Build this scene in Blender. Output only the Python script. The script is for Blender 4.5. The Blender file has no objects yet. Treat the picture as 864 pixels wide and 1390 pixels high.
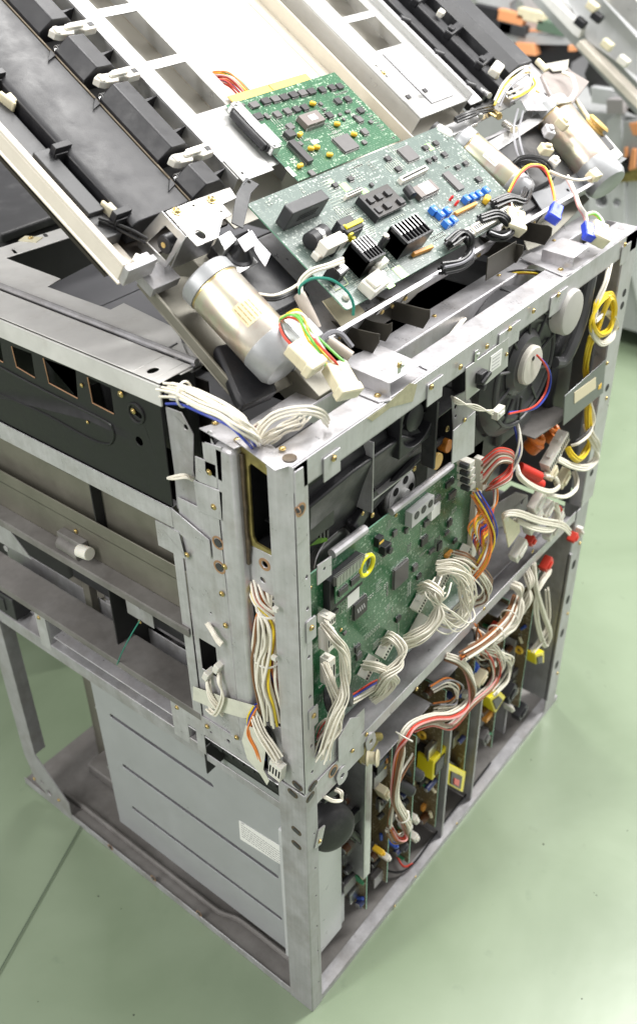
import bpy, bmesh, math, random
from mathutils import Vector, Matrix
from mathutils.geometry import tessellate_polygon
random.seed(7)
sc = bpy.context.scene
COL = sc.collection
# ---------------------------------------------------------------- camera solved from the photograph (metres)
CR = Matrix(((0.6205604667771678, -0.7840133599691874, -0.015091668647944034),
             (-0.4507987482281565, -0.3409355177455784, -0.8249505811462523),
             (0.6416269910693293, 0.5187350230391599, -0.56500334530126)))
CC = Vector((-0.55981405, -0.48145896, 1.44098638)); FPX = 1332.35; CX, CY = 432.0, 650.0

class Fr:
    """a working plane of the machine: origin, two in-plane axes, outward axis"""
    def __init__(s, O, A, B, C): s.O, s.A, s.B, s.C = Vector(O), Vector(A), Vector(B), Vector(C)
    def pt(s, a, b, c=0.0): return s.O + s.A*a + s.B*b + s.C*c
    def loc(s, u, v, c=0.0):
        r = CR.transposed() @ Vector(((u-CX)/FPX, (v-CY)/FPX, 1.0))
        d = s.C.dot(s.O + s.C*c - CC)/s.C.dot(r)
        P = CC + r*d - s.O
        return P.dot(s.A), P.dot(s.B)
    def w(s, u, v, c=0.0):
        a, b = s.loc(u, v, c); return s.pt(a, b, c)
    def mat(s): return Matrix((s.A, s.B, s.C)).transposed()
TA = math.radians(33)
R = Fr((0,0,0), (1,0,0), (0,0,1), (0,-1,0))          # right-hand face, c = outwards
L = Fr((0,0,0), (0,1,0), (0,0,1), (-1,0,0))          # left-hand face
W = Fr((0,0,0), (1,0,0), (0,1,0), (0,0,1))           # level planes, c = height
T = Fr((0,.08,1.0), (1,0,0), (0,math.cos(TA),math.sin(TA)), (0,-math.sin(TA),math.cos(TA)))   # the hinged unit

# ---------------------------------------------------------------- mesh builder
class MB:
    def __init__(s): s.v=[]; s.f=[]; s.m=[]; s.mi=0
    def add(s, vs, fs, mi=None):
        o=len(s.v); s.v += [tuple(x) for x in vs]; s.f += [[i+o for i in f] for f in fs]; s.m += [s.mi if mi is None else mi]*len(fs)
        return s
    def box(s, fr, a0,a1,b0,b1,c0,c1, mi=None):
        vs=[fr.pt(a,b,c) for c in (c0,c1) for a,b in ((a0,b0),(a1,b0),(a1,b1),(a0,b1))]
        return s.add(vs, [[0,3,2,1],[4,5,6,7],[0,1,5,4],[1,2,6,5],[2,3,7,6],[3,0,4,7]], mi)
    def cbox(s, fr, a,b,c, la,lb,lc, rot=0, mi=None):
        """box centred at a,b standing on c, turned in its plane"""
        ca,sa=math.cos(rot),math.sin(rot); vs=[]
        for cc in (c,c+lc):
            for x,y in ((-la/2,-lb/2),(la/2,-lb/2),(la/2,lb/2),(-la/2,lb/2)):
                vs.append(fr.pt(a+x*ca-y*sa, b+x*sa+y*ca, cc))
        return s.add(vs, [[0,3,2,1],[4,5,6,7],[0,1,5,4],[1,2,6,5],[2,3,7,6],[3,0,4,7]], mi)
    def plate(s, fr, outer, holes=(), c0=-.0012, c1=0, mi=None):
        loops=[list(outer)]+[list(h) for h in holes]
        tri=tessellate_polygon([[Vector((p[0],p[1],0)) for p in l] for l in loops])
        flat=[p for l in loops for p in l]; n=len(flat)
        vs=[fr.pt(p[0],p[1],c1) for p in flat]+[fr.pt(p[0],p[1],c0) for p in flat]
        fs=[list(t) for t in tri]+[[i+n for i in reversed(t)] for t in tri]
        o=0
        for l in loops:
            k=len(l)
            for i in range(k):
                j=(i+1)%k; fs.append([o+i,o+j,o+j+n,o+i+n])
            o+=k
        return s.add(vs, fs, mi)
    def ring(s, P, X, Y, r, seg): return [P+X*(r*math.cos(2*math.pi*i/seg))+Y*(r*math.sin(2*math.pi*i/seg)) for i in range(seg)]
    def lathe(s, P, ax, prof, seg=20, mi=None):
        """prof: list of (height, radius) along ax from P"""
        ax=Vector(ax).normalized(); X=ax.orthogonal().normalized(); Y=ax.cross(X)
        P=Vector(P); vs=[]; fs=[]
        for h,r in prof: vs+=s.ring(P+ax*h, X, Y, max(r,1e-5), seg)
        for k in range(len(prof)-1):
            for i in range(seg):
                j=(i+1)%seg; fs.append([k*seg+i,k*seg+j,(k+1)*seg+j,(k+1)*seg+i])
        fs.append([i for i in range(seg)][::-1]); fs.append([(len(prof)-1)*seg+i for i in range(seg)])
        return s.add(vs, fs, mi)
    def cyl(s, p0, p1, r, r1=None, seg=16, mi=None):
        p0,p1=Vector(p0),Vector(p1); d=(p1-p0).length
        return s.lathe(p0, p1-p0, [(0,r),(d,r if r1 is None else r1)], seg, mi)
    def tube(s, pts, r, seg=6, mi=None, flat=None):
        vs=[];fs=[];n=len(pts); X=None
        for i in range(n):
            t=(pts[min(i+1,n-1)]-pts[max(i-1,0)])
            t = t.normalized() if t.length>1e-9 else Vector((0,0,1))
            if X is None: X=t.orthogonal().normalized()
            else:
                X=X-t*X.dot(t); X = X.normalized() if X.length>1e-6 else t.orthogonal().normalized()
            vs+=s.ring(pts[i], X, t.cross(X), r, seg)
        for k in range(n-1):
            for i in range(seg):
                j=(i+1)%seg; fs.append([k*seg+i,k*seg+j,(k+1)*seg+j,(k+1)*seg+i])
        fs.append(list(range(seg))[::-1]); fs.append([(n-1)*seg+i for i in range(seg)])
        return s.add(vs, fs, mi)
    def torus(s, P, ax, R_, r, seg=28, mi=None, a0=0, a1=360, k=8):
        ax=Vector(ax).normalized(); X=ax.orthogonal().normalized(); Y=ax.cross(X); P=Vector(P)
        if a1-a0>=360:
            vs=[];fs=[]
            for i in range(seg):
                t=2*math.pi*i/seg; d=X*math.cos(t)+Y*math.sin(t)
                for j in range(k):
                    q=2*math.pi*j/k; vs.append(P+d*(R_+r*math.cos(q))+ax*(r*math.sin(q)))
            for i in range(seg):
                for j in range(k):
                    fs.append([i*k+j,((i+1)%seg)*k+j,((i+1)%seg)*k+(j+1)%k,i*k+(j+1)%k])
            return s.add(vs,fs,mi)
        return s.tube([P+X*(R_*math.cos(math.radians(a0+(a1-a0)*i/seg)))+Y*(R_*math.sin(math.radians(a0+(a1-a0)*i/seg))) for i in range(seg+1)], r, k, mi)

def circ(a, b, r, n=18, ry=None): return [(a+r*math.cos(2*math.pi*i/n), b+(ry or r)*math.sin(2*math.pi*i/n)) for i in range(n)]
def slot(a, b, la, lb, rot=0, rr=None):
    """rounded rectangle outline"""
    rr = min(la,lb)/2*.95 if rr is None else rr; o=[]
    for cx,cy,s0 in ((la/2-rr,lb/2-rr,0),(-la/2+rr,lb/2-rr,90),(-la/2+rr,-lb/2+rr,180),(la/2-rr,-lb/2+rr,270)):
        for k in range(5):
            t=math.radians(s0+k*22.5); x,y=cx+rr*math.cos(t),cy+rr*math.sin(t)
            o.append((a+x*math.cos(rot)-y*math.sin(rot), b+x*math.sin(rot)+y*math.cos(rot)))
    return o
def rect(a0,a1,b0,b1): return [(a0,b0),(a1,b0),(a1,b1),(a0,b1)]
def px(fr, pts, c=0): return [fr.loc(u,v,c) for u,v in pts]
def pxrect(fr, u0,v0,u1,v1, c=0):
    a,b=fr.loc(u0,v0,c),fr.loc(u1,v1,c); return min(a[0],b[0]),max(a[0],b[0]),min(a[1],b[1]),max(a[1],b[1])

WL={}   # world location of each parent
def link(o, parent=None, loc=None):
    COL.objects.link(o)
    if parent is not None: o.parent=parent
    return o
def setp(o, label=None, cat=None, group=None, kind=None):
    if label: o['label']=label
    if cat: o['category']=cat
    if group: o['group']=group
    if kind: o['kind']=kind
    return o
def thing(name, label, cat, loc=(0,0,0), group=None, kind=None):
    o=bpy.data.objects.new(name,None); o.empty_display_size=.02; o.location=loc; COL.objects.link(o); WL[o.name]=Vector(loc)
    return setp(o,label,cat,group,kind)
def obj(name, mb, mats, parent=None, bev=0, label=None, kind=None, cat=None, group=None, smooth=True, ang=35):
    me=bpy.data.meshes.new(name); me.from_pydata(mb.v,[],mb.f)
    mats = mats if isinstance(mats,(list,tuple)) else [mats]
    for m in mats: me.materials.append(m)
    me.polygons.foreach_set('material_index', mb.m)
    bm=bmesh.new(); bm.from_mesh(me); bmesh.ops.recalc_face_normals(bm, faces=bm.faces); bm.to_mesh(me); bm.free()
    if smooth:
        me.polygons.foreach_set('use_smooth',[True]*len(me.polygons)); me.set_sharp_from_angle(angle=math.radians(ang))
    o=bpy.data.objects.new(name,me); COL.objects.link(o)
    if parent is not None:
        o.parent=parent; o.location=-WL.get(parent.name, Vector((0,0,0)))
    WL[o.name]=Vector((0,0,0))
    if bev:
        b=o.modifiers.new('bevel','BEVEL'); b.width=bev; b.segments=2; b.limit_method='ANGLE'; b.angle_limit=math.radians(50); b.harden_normals=False
    setp(o,label,cat,group,kind)
    return o
def inst(name, me, M, parent, label=None):
    """a copy of a shared mesh as a part, placed by world matrix M"""
    o=bpy.data.objects.new(name,me); COL.objects.link(o)
    M=M.copy()
    if parent is not None:
        o.parent=parent; M.translation = M.translation - WL.get(parent.name, Vector((0,0,0)))
    o.matrix_local=M
    if label: o['label']=label
    return o
def place(fr, P, rot=0, s=1.0, flip=False):
    M=(fr.mat() @ Matrix.Rotation(rot,3,'Z') @ Matrix.Scale(s,3)).to_4x4(); M.translation=P; return M
def spline(P, n=8):
    P=[Vector(p) for p in P]; out=[]; Q=[P[0]*2-P[1]]+P+[P[-1]*2-P[-2]]
    for i in range(1,len(Q)-2):
        a,b,c,d=Q[i-1:i+3]
        for k in range(n):
            t=k/n; out.append(.5*((2*b)+(c-a)*t+(2*a-5*b+4*c-d)*t*t+(3*b-a-3*c+d)*t**3))
    out.append(P[-1]); return out

# ---------------------------------------------------------------- materials
MATS={}
def mat(name, col, rough=.5, metal=0., var=0., vscale=30., bump=0., bscale=200., dirt=None, dirt_amt=.0, dscale=12, trans=0., coat=0., stretch=None, rvar=0., sss=0., ior=None, streak=0.):
    if name in MATS: return MATS[name]
    m=bpy.data.materials.new(name); m.use_nodes=True; nt=m.node_tree; N=nt.nodes; K=nt.links; b=N['Principled BSDF']; MATS[name]=m
    b.inputs['Roughness'].default_value=rough; b.inputs['Metallic'].default_value=metal
    if coat: b.inputs['Coat Weight'].default_value=coat; b.inputs['Coat Roughness'].default_value=.08
    if trans: b.inputs['Transmission Weight'].default_value=trans
    if ior: b.inputs['IOR'].default_value=ior
    if sss: b.inputs['Subsurface Weight'].default_value=sss; b.inputs['Subsurface Radius'].default_value=(.004,.003,.002); b.inputs['Subsurface Scale'].default_value=1
    geo=N.new('ShaderNodeNewGeometry'); src=geo.outputs['Position']
    if stretch:
        mp=N.new('ShaderNodeMapping'); mp.inputs['Scale'].default_value=stretch; K.new(src,mp.inputs['Vector']); vec=mp.outputs['Vector']
    else: vec=src
    c=(*col,1) if len(col)==3 else col
    last=None
    if var or rvar:
        n=N.new('ShaderNodeTexNoise'); n.inputs['Scale'].default_value=vscale; n.inputs['Detail'].default_value=6; n.inputs['Roughness'].default_value=.65; K.new(vec,n.inputs['Vector'])
        if var:
            r=N.new('ShaderNodeValToRGB'); K.new(n.outputs['Fac'],r.inputs['Fac'])
            r.color_ramp.elements[0].position=.3; r.color_ramp.elements[1].position=.72
            r.color_ramp.elements[0].color=(*[x*(1-var) for x in c[:3]],1); r.color_ramp.elements[1].color=(*[min(1,x*(1+var*.6)) for x in c[:3]],1); last=r.outputs['Color']
        if rvar:
            mr=N.new('ShaderNodeMapRange'); mr.inputs['From Min'].default_value=.3; mr.inputs['From Max'].default_value=.7
            mr.inputs['To Min'].default_value=max(.02,rough-rvar); mr.inputs['To Max'].default_value=min(1,rough+rvar); K.new(n.outputs['Fac'],mr.inputs['Value']); K.new(mr.outputs['Result'],b.inputs['Roughness'])
    if dirt:
        n=N.new('ShaderNodeTexNoise'); n.inputs['Scale'].default_value=dscale; n.inputs['Detail'].default_value=8; n.inputs['Roughness'].default_value=.7; K.new(src,n.inputs['Vector'])
        r=N.new('ShaderNodeValToRGB'); K.new(n.outputs['Fac'],r.inputs['Fac']); r.color_ramp.elements[0].position=.62-dirt_amt*.3; r.color_ramp.elements[1].position=.8
        r.color_ramp.elements[0].color=(0,0,0,1); r.color_ramp.elements[1].color=(dirt_amt,)*3+(1,)
        mx=N.new('ShaderNodeMix'); mx.data_type='RGBA'; K.new(r.outputs['Color'],mx.inputs['Factor'])
        mx.inputs['B'].default_value=(*dirt,1)
        A=[i for i in mx.inputs if i.name=='A' and i.type=='RGBA'][0]; B=[i for i in mx.inputs if i.name=='B' and i.type=='RGBA'][0]
        B.default_value=(*dirt,1)
        if last is not None: K.new(last,A)
        else: A.default_value=c
        last=[o for o in mx.outputs if o.type=='RGBA'][0]
    if streak:
        mp2=N.new('ShaderNodeMapping'); mp2.inputs['Scale'].default_value=(260,260,9); mp2.inputs['Rotation'].default_value=(.02,.03,0); K.new(src,mp2.inputs['Vector'])
        n=N.new('ShaderNodeTexNoise'); n.inputs['Scale'].default_value=1; n.inputs['Detail'].default_value=4; K.new(mp2.outputs[0],n.inputs['Vector'])
        n5=N.new('ShaderNodeTexNoise'); n5.inputs['Scale'].default_value=95; n5.inputs['Detail'].default_value=9; n5.inputs['Roughness'].default_value=.8; K.new(src,n5.inputs['Vector'])
        r=N.new('ShaderNodeMapRange'); r.inputs['From Min'].default_value=.35; r.inputs['From Max'].default_value=.7; r.inputs['To Min'].default_value=1-streak; r.inputs['To Max'].default_value=1+streak*.5; K.new(n.outputs['Fac'],r.inputs['Value'])
        r5=N.new('ShaderNodeMapRange'); r5.inputs['From Min'].default_value=.60; r5.inputs['From Max'].default_value=.74; r5.inputs['To Min'].default_value=1; r5.inputs['To Max'].default_value=.55; K.new(n5.outputs['Fac'],r5.inputs['Value'])
        mm=N.new('ShaderNodeMath'); mm.operation='MULTIPLY'; K.new(r.outputs[0],mm.inputs[0]); K.new(r5.outputs[0],mm.inputs[1])
        vm=N.new('ShaderNodeVectorMath'); vm.operation='SCALE'; K.new(last,vm.inputs[0]); K.new(mm.outputs[0],vm.inputs['Scale']); last=vm.outputs[0]
    if last is not None: K.new(last,b.inputs['Base Color'])
    else: b.inputs['Base Color'].default_value=c
    if bump:
        n=N.new('ShaderNodeTexNoise'); n.inputs['Scale'].default_value=bscale; n.inputs['Detail'].default_value=3; K.new(vec,n.inputs['Vector'])
        bp=N.new('ShaderNodeBump'); bp.inputs['Strength'].default_value=bump; bp.inputs['Distance'].default_value=.001; K.new(n.outputs['Fac'],bp.inputs['Height']); K.new(bp.outputs['Normal'],b.inputs['Normal'])
    return m
STEEL = mat('galvanised_steel',(.56,.55,.57),.38,.45,.16,35,.06,260,(.22,.17,.12),.40,22,rvar=.14,streak=.06)
STEEL2= mat('galvanised_steel_dull',(.44,.435,.45),.45,.4,.2,25,.05,200,(.18,.15,.11),.55,18,rvar=.14,streak=.07)
STEELD= mat('dusty_steel',(.17,.16,.15),.6,.2,.25,18,.1,150,(.33,.32,.31),.6,10,rvar=.1)
OLIVE = mat('zinc_olive_plate',(.20,.19,.155),.45,.4,.2,14,.05,200,(.1,.09,.07),.4,25,rvar=.12)
OLIVEL= mat('zinc_olive_plate_light',(.34,.33,.29),.45,.45,.15,14,.05,200,rvar=.12)
PLATE = mat('bare_tin_plate',(.47,.47,.46),.36,.4,.10,20,.03,200,(.35,.3,.25),.25,30,rvar=.12)
BRIGHT= mat('bright_nickel',(.72,.70,.67),.25,.85,.1,40,.02,200,rvar=.1)
DARKBR= mat('dark_bronze_plate',(.055,.05,.04),.5,.4,.2,20)
BEIGE = mat('beige_aluminium',(.74,.68,.59),.45,.0,.08,25,.04,200,(.4,.35,.3),.2,40)
CREAM = mat('cream_panel',(.62,.59,.52),.55,.0,.05,6,rvar=.1)
BLK   = mat('black_panel_paint',(.010,.010,.011),.42,0,.3,60,.08,500,rvar=.08)
BLKP  = mat('black_moulded_plastic',(.016,.016,.019),.46,0,.2,50,.10,700,(.06,.06,.065),.2,30,rvar=.1)
BLKS  = mat('soft_black_plastic',(.03,.03,.032),.5,0,.2,30,.1,400,(.15,.15,.15),.3,25)
DGREY = mat('dark_grey_plastic',(.04,.041,.044),.45,0,.15,30,.1,400,(.2,.2,.2),.3,20)
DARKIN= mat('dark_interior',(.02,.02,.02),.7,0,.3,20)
WHITE = mat('white_nylon',(.74,.72,.65),.4,0,.06,60,sss=.15)
NYLON = mat('cream_nylon',(.72,.66,.47),.38,0,.1,80,sss=.2)
WIREW = mat('white_wire_pvc',(.82,.78,.67),.42,0,.08,90)
BRASS = mat('yellow_zinc_screw',(.62,.47,.20),.28,.9,.2,300)
SILV  = mat('silver_metal',(.62,.62,.62),.28,.9,.15,80)
COPPER= mat('bare_cut_edge',(.52,.30,.18),.4,.6,.15,80)
YZINC = mat('yellow_zinc_plate',(.34,.28,.10),.42,.5,.45,60)
GLUE  = mat('dried_brown_glue',(.09,.065,.04),.5,0,.5,120,.4,200)
CHIP  = mat('chip_epoxy',(.035,.033,.035),.42,0,.15,200)
CHIPG = mat('grey_chip_epoxy',(.11,.105,.105),.4,0,.1,100)
LABW  = mat('paper_label',(.80,.80,.77),.6)
INK   = mat('label_ink',(.22,.22,.22),.7)
def wmat(n): 
    c={'white':(.74,.72,.66),'red':(.62,.06,.035),'orange':(.80,.25,.05),'blue':(.04,.07,.45),'yellow':(.85,.62,.03),'brown':(.23,.11,.05),'black':(.013,.013,.014),
       'green':(.02,.25,.13),'grey':(.22,.22,.24),'pink':(.75,.35,.33),'lime':(.15,.55,.08),'teal':(.02,.22,.16)}[n]
    return WIREW if n=='white' else mat(n+'_wire_pvc',c,.38,0,.08,90)

# ---------------------------------------------------------------- shared small hardware
def mesh_from(mb, name, mats):
    me=bpy.data.meshes.new(name); me.from_pydata(mb.v,[],mb.f)
    for m in mats: me.materials.append(m)
    me.polygons.foreach_set('material_index', mb.m)
    bm=bmesh.new(); bm.from_mesh(me); bmesh.ops.recalc_face_normals(bm, faces=bm.faces); bm.to_mesh(me); bm.free()
    me.polygons.foreach_set('use_smooth',[True]*len(me.polygons)); me.set_sharp_from_angle(angle=math.radians(40)); return me
def _screw(m):
    b=MB(); b.lathe((0,0,0),(0,0,1),[(0,.0042),(.0006,.0043),(.0007,.0033),(.0018,.0031),(.0026,.0022),(.0028,.0008)],18)
    b.cbox(W,0,0,.00255,.0032,.0007,.0004,.5,1); b.cbox(W,0,0,.00256,.0032,.0007,.0004,.5+math.pi/2,1)
    return mesh_from(b,'screw',[m,DARKIN])
SCREW=_screw(BRASS); SCREWS=_screw(SILV)
def screw(fr, u, v, c, parent, s=1.0, silver=False):
    P=fr.w(u,v,c); return inst('screw', SCREWS if silver else SCREW, place(fr,P,random.uniform(0,3),s), parent)
def hole_px(fr, u, v, r, c=0, n=14):
    a,b=fr.loc(u,v,c); return circ(a,b,r,n)
def rustspot(fr,u,v,c,parent,r=.0075):
    """a weld ring: burnt brown edge round a grey dimple"""
    a,b=fr.loc(u,v,c); m=MB(); m.plate(fr,circ(a,b,r,20),[circ(a,b,r*.72,20)],c,c+.0003,0); m.plate(fr,circ(a,b,r*.6,16),[],c,c+.0008,1)
    return obj('weld_mark',m,[COPPER,DGREY],parent)

# ---------------------------------------------------------------- cables
def cable(name, label, cat, paths, parent=None, group=None, n=8):
    """paths: list of (points, radius, colour)"""
    t=parent or thing(name,label,cat,paths[0][0][0],group)
    for pts,r,cn in paths:
        m=MB(); m.tube(spline(pts,n),r,7); obj('wire',m,wmat(cn),t)
    return t
def bundle(t, pts, cols, spread=.006, r=.0008, jit=.5, n=7, flat=None, seed=None, name='wire', fan0=1, fan1=1, flatv=None):
    """a run of separate wires along pts, held loosely together"""
    rnd=random.Random(seed if seed is not None else random.random())
    P=[Vector(p) for p in pts]; k=len(cols)
    for i,cn in enumerate(cols):
        if flat is not None:
            off=Vector(flat)*((i-(k-1)/2)); 
        else:
            an=i*2.399; rr=spread*math.sqrt((i+.5)/k); off=None
        Q=[]
        for j,p in enumerate(P):
            tt=j/(len(P)-1); f=fan0*(1-tt)+fan1*tt if (fan0!=1 or fan1!=1) else 1
            if flat is not None:
                d=off*f+Vector((rnd.uniform(-1,1),rnd.uniform(-1,1),rnd.uniform(-1,1)))*spread*.25*jit
            else:
                tg=(P[min(j+1,len(P)-1)]-P[max(j-1,0)]).normalized(); X=tg.cross(Vector((.3,.2,.9))); X=X.normalized() if X.length>.01 else tg.orthogonal(); Y=tg.cross(X)
                a2=an+tt*.5; d=(X*math.cos(a2)+Y*math.sin(a2))*rr*f+Vector((rnd.uniform(-1,1),rnd.uniform(-1,1),rnd.uniform(-1,1)))*spread*.18*jit
            Q.append(p+d)
        m=MB(); m.tube(spline(Q,n),r,6); obj(name,m,wmat(cn),t)
def tie(t, P, ax, r, m=None, name='cable_tie'):
    b=MB(); b.torus(P,ax,r,.0009,20); b.cbox(W,P[0],P[1]-r,P[2]-.002,.004,.003,.004); obj(name,b,m or WHITE,t)
def connector(t, fr, a, b, c, la, lb, lc, rot=0, m=None, ways=0, name='connector', bev=.0006):
    k=MB(); k.cbox(fr,a,b,c,la,lb,lc,rot)
    # a latch rib and a row of open cavities on the outer face
    ca,sa=math.cos(rot),math.sin(rot)
    k.cbox(fr,a+(lb*.5)*-sa,b+(lb*.5)*ca,c+lc*.2,la*.3,lb*.18,lc*.5,rot)
    if ways:
        for i in range(ways):
            x=(i+.5)/ways*la-la/2; k.cbox(fr,a+x*ca,b+x*sa,c+lc+.00005,la/ways*.55,lb*.5,.0002,rot,1)
    return obj(name,k,[m or WHITE,DARKIN],t,bev)
def block(name, corners0, vec, mats, parent, bev=.0006, label=None, **kw):
    """prism from a world polygon and an extrusion vector"""
    n=len(corners0); vec=Vector(vec); b=MB(); vs=[Vector(p) for p in corners0]+[Vector(p)+vec for p in corners0]
    b.add(vs,[list(range(n))[::-1],[i+n for i in range(n)]]+[[i,(i+1)%n,(i+1)%n+n,i+n] for i in range(n)])
    return obj(name,b,mats,parent,bev,label,**kw)
# ================================================================ floor
def ground():
    m=bpy.data.materials.new('green_epoxy_floor'); m.use_nodes=True; N=m.node_tree.nodes; K=m.node_tree.links; b=N['Principled BSDF']
    g=N.new('ShaderNodeNewGeometry')
    n=N.new('ShaderNodeTexNoise'); n.inputs['Scale'].default_value=3; n.inputs['Detail'].default_value=7; K.new(g.outputs['Position'],n.inputs['Vector'])
    r=N.new('ShaderNodeValToRGB'); r.color_ramp.elements[0].position=.3; r.color_ramp.elements[1].position=.75
    n.inputs['Distortion'].default_value=.6; r.color_ramp.elements[0].color=(.172,.228,.14,1); r.color_ramp.elements[1].color=(.26,.325,.22,1); K.new(n.outputs['Fac'],r.inputs['Fac'])
    n2=N.new('ShaderNodeTexNoise'); n2.inputs['Scale'].default_value=24; n2.inputs['Detail'].default_value=8; K.new(g.outputs['Position'],n2.inputs['Vector'])
    r2=N.new('ShaderNodeValToRGB'); r2.color_ramp.elements[0].position=.66; r2.color_ramp.elements[1].position=.8; r2.color_ramp.elements[1].color=(.35,)*3+(1,); r2.color_ramp.elements[0].color=(0,0,0,1); K.new(n2.outputs['Fac'],r2.inputs['Fac'])
    mx=N.new('ShaderNodeMix'); mx.data_type='RGBA'; K.new(r2.outputs['Color'],mx.inputs['Factor']); cs=[i for i in mx.inputs if i.type=='RGBA']
    K.new(r.outputs['Color'],cs[0]); cs[1].default_value=(.09,.13,.085,1)
    K.new([o for o in mx.outputs if o.type=='RGBA'][0],b.inputs['Base Color'])
    b.inputs['Roughness'].default_value=.32; b.inputs['Coat Weight'].default_value=.6; b.inputs['Coat Roughness'].default_value=.28
    n3=N.new('ShaderNodeTexNoise'); n3.inputs['Scale'].default_value=18; K.new(g.outputs['Position'],n3.inputs['Vector'])
    bp=N.new('ShaderNodeBump'); bp.inputs['Strength'].default_value=.12; bp.inputs['Distance'].default_value=.004; K.new(n3.outputs['Fac'],bp.inputs['Height']); K.new(bp.outputs['Normal'],b.inputs['Normal'])
    f=MB(); f.box(W,-15,15,-15,15,-.05,0); obj('floor',f,m,kind='structure')
    a=Vector((*W.loc(20,1285,0),0)); c=Vector((*W.loc(108,1128,0),0)); d=(c-a).normalized(); s=d.cross(Vector((0,0,1)))*.0012
    j=MB(); p=a-d*1.5; q=c+d*2.5; z=Vector((0,0,.004))
    j.add([p-s+z,p+s+z,q+s+z,q-s+z],[[0,1,2,3]]); obj('floor_joint',j,mat('joint_sealant',(.07,.10,.06),.6),kind='structure')
ground()
rnd=random.Random(12)
k=MB()
for i in range(90):
    x,y=rnd.uniform(-.5,2.2),rnd.uniform(-.6,.9)
    if -.03<x<.8 and y>-.03: x-=.85
    k.lathe((x,y,0),(0,0,1),[(0,rnd.uniform(.0006,.002)),(.0008,.0005)],6)
obj('floor_grit',k,mat('dark_grit',(.05,.06,.04),.8),kind='stuff',label='specks of dark grit scattered over the green floor',cat='grit')

# ================================================================ main frame
F=thing('copier_frame','stripped grey steel copier frame standing in the foreground on the green floor','machine frame',(0,0,0))
Xf0=lambda x: Fr((x,0,0),(0,1,0),(0,0,1),(-1,0,0))
def P_(name,fr,outer,holes=(),c=0,th=.0015,m=STEEL,bev=.0004,parent=F,label=None):
    k=MB(); k.plate(fr,outer,holes,c-th,c); return obj(name,k,m,parent,bev,label)
H=.949; H1=.486
# --- corner post, upper and lower lengths (L section with folded lips)
k=MB(); 
k.plate(R,rect(0,.0205,H1+.002,H-.001),[circ(.0145,z,.0022,10) for z in (.862,.81,.768,.735,.70,.64,.60,.56,.515)],-.0016,0)
k.box(L,.0,.033,H1+.002,H-.001,-.0016,0); k.box(L,.0315,.033,H1+.002,H-.001,-.012,-.0016); k.box(R,.0190,.0205,H1+.002,H-.001,-.010,-.0016)
up=obj('corner_post',k,STEEL,F,.0018)
k=MB(); k.plate(R,rect(0,.0215,.0,H1-.001),[circ(.014,z,.0016,10) for z in (.40,.33,.27,.2,.14,.06)],-.0016,.0008)
k.box(L,.0,.041,0,H1-.001,-.0016,.0008); k.box(L,.0395,.041,0,H1-.001,-.015,-.0016); k.box(R,.02,.0215,0,H1-.001,-.018,-.0016)
low=obj('corner_post',k,STEEL2,F,.0018)
for fr,u,v in ((L,403,1067),(L,397,1077),(R,425,1067),(R,421,1082),(L,402,1128),(L,402,1147)):
    a,b=fr.loc(u,v,.001); q=MB(); q.plate(fr,slot(a,b,.016,.010,.3),[],.0007,.0011); q.plate(fr,slot(a,b,.010,.006,.3),[],.0007,.0016,1); obj('weld_mark',q,[GLUE,DGREY],low)
# --- plate folded over the top of the corner
pts=px(W,[(362,600),(395,590),(418,628),(402,640),(367,652),(310,612),(290,582),(322,575)],H+.001)
# --- top rail of the right-hand face
k=MB(); k.plate(R,[(.022,.919),(.76,.919),(.76,.948),(.0,.948),(.0,.919)],[],-.0015,0); k.box(W,.022,.76,0,.008,.919,.9205)
k.box(W,0,.76,.0015,.034,H-.0025,H-.0008); k.box(W,0,.76,.0325,.034,H-.014,H-.0025); 
k.box(W,.0,.76,.0015,.0045,H-.0008,H+.0004)
tr=obj('top_rail',k,STEEL,F,.0010)
for u,v in ((453,622),(541,495),(585,525),(624,498),(660,470),(691,446),(723,422),(757,400),(847,332)): screw(R,u,v,.0025,tr,.85)
for cx,wd in (((.055),.026),(.235,.03),(.395,.05),(.52,.045),(.72,.03)):
    q=MB(); q.plate(R,rect(cx-wd/2,cx+wd/2,.909,.936),[],.0002,.0018); obj('lap_plate',q,STEEL,tr,.0006)
rustspot(R,408,692,.0022,F)
q=MB(); q.plate(R,[(.0,.944),(.012,.944),(.014,.86),(.0,.86)],[],.0002,.0018); obj('corner_strap',q,STEEL,F,.001); rustspot(L,404,693,-.0,F,.004)
# gummy tape residue on the rail
q=MB(); q.plate(R,px(R,[(498,568),(520,553),(556,520),(566,522),(560,545),(530,553),(505,572)],.0006),[],.0002,.0006); obj('tape_residue',q,mat('yellow_tape_residue',(.42,.40,.26),.6,0,.3,80),tr)
# --- second rail, parallel, further in
y0,y1=.060,.090
k=MB(); k.box(W,.03,.76,y0,y1,.944,.9455); k.box(R,.03,.76,.915,.944,-y0-.0015,-y0); k.box(R,.03,.76,.925,.944,-y1,-y1+.0015)
ir=obj('inner_rail',k,STEEL,F,.001)
for x in (.05,.2,.35,.5,.65): inst('screw',SCREW,place(W,Vector((x,.075,.9455)),x*9,.7),ir)
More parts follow.
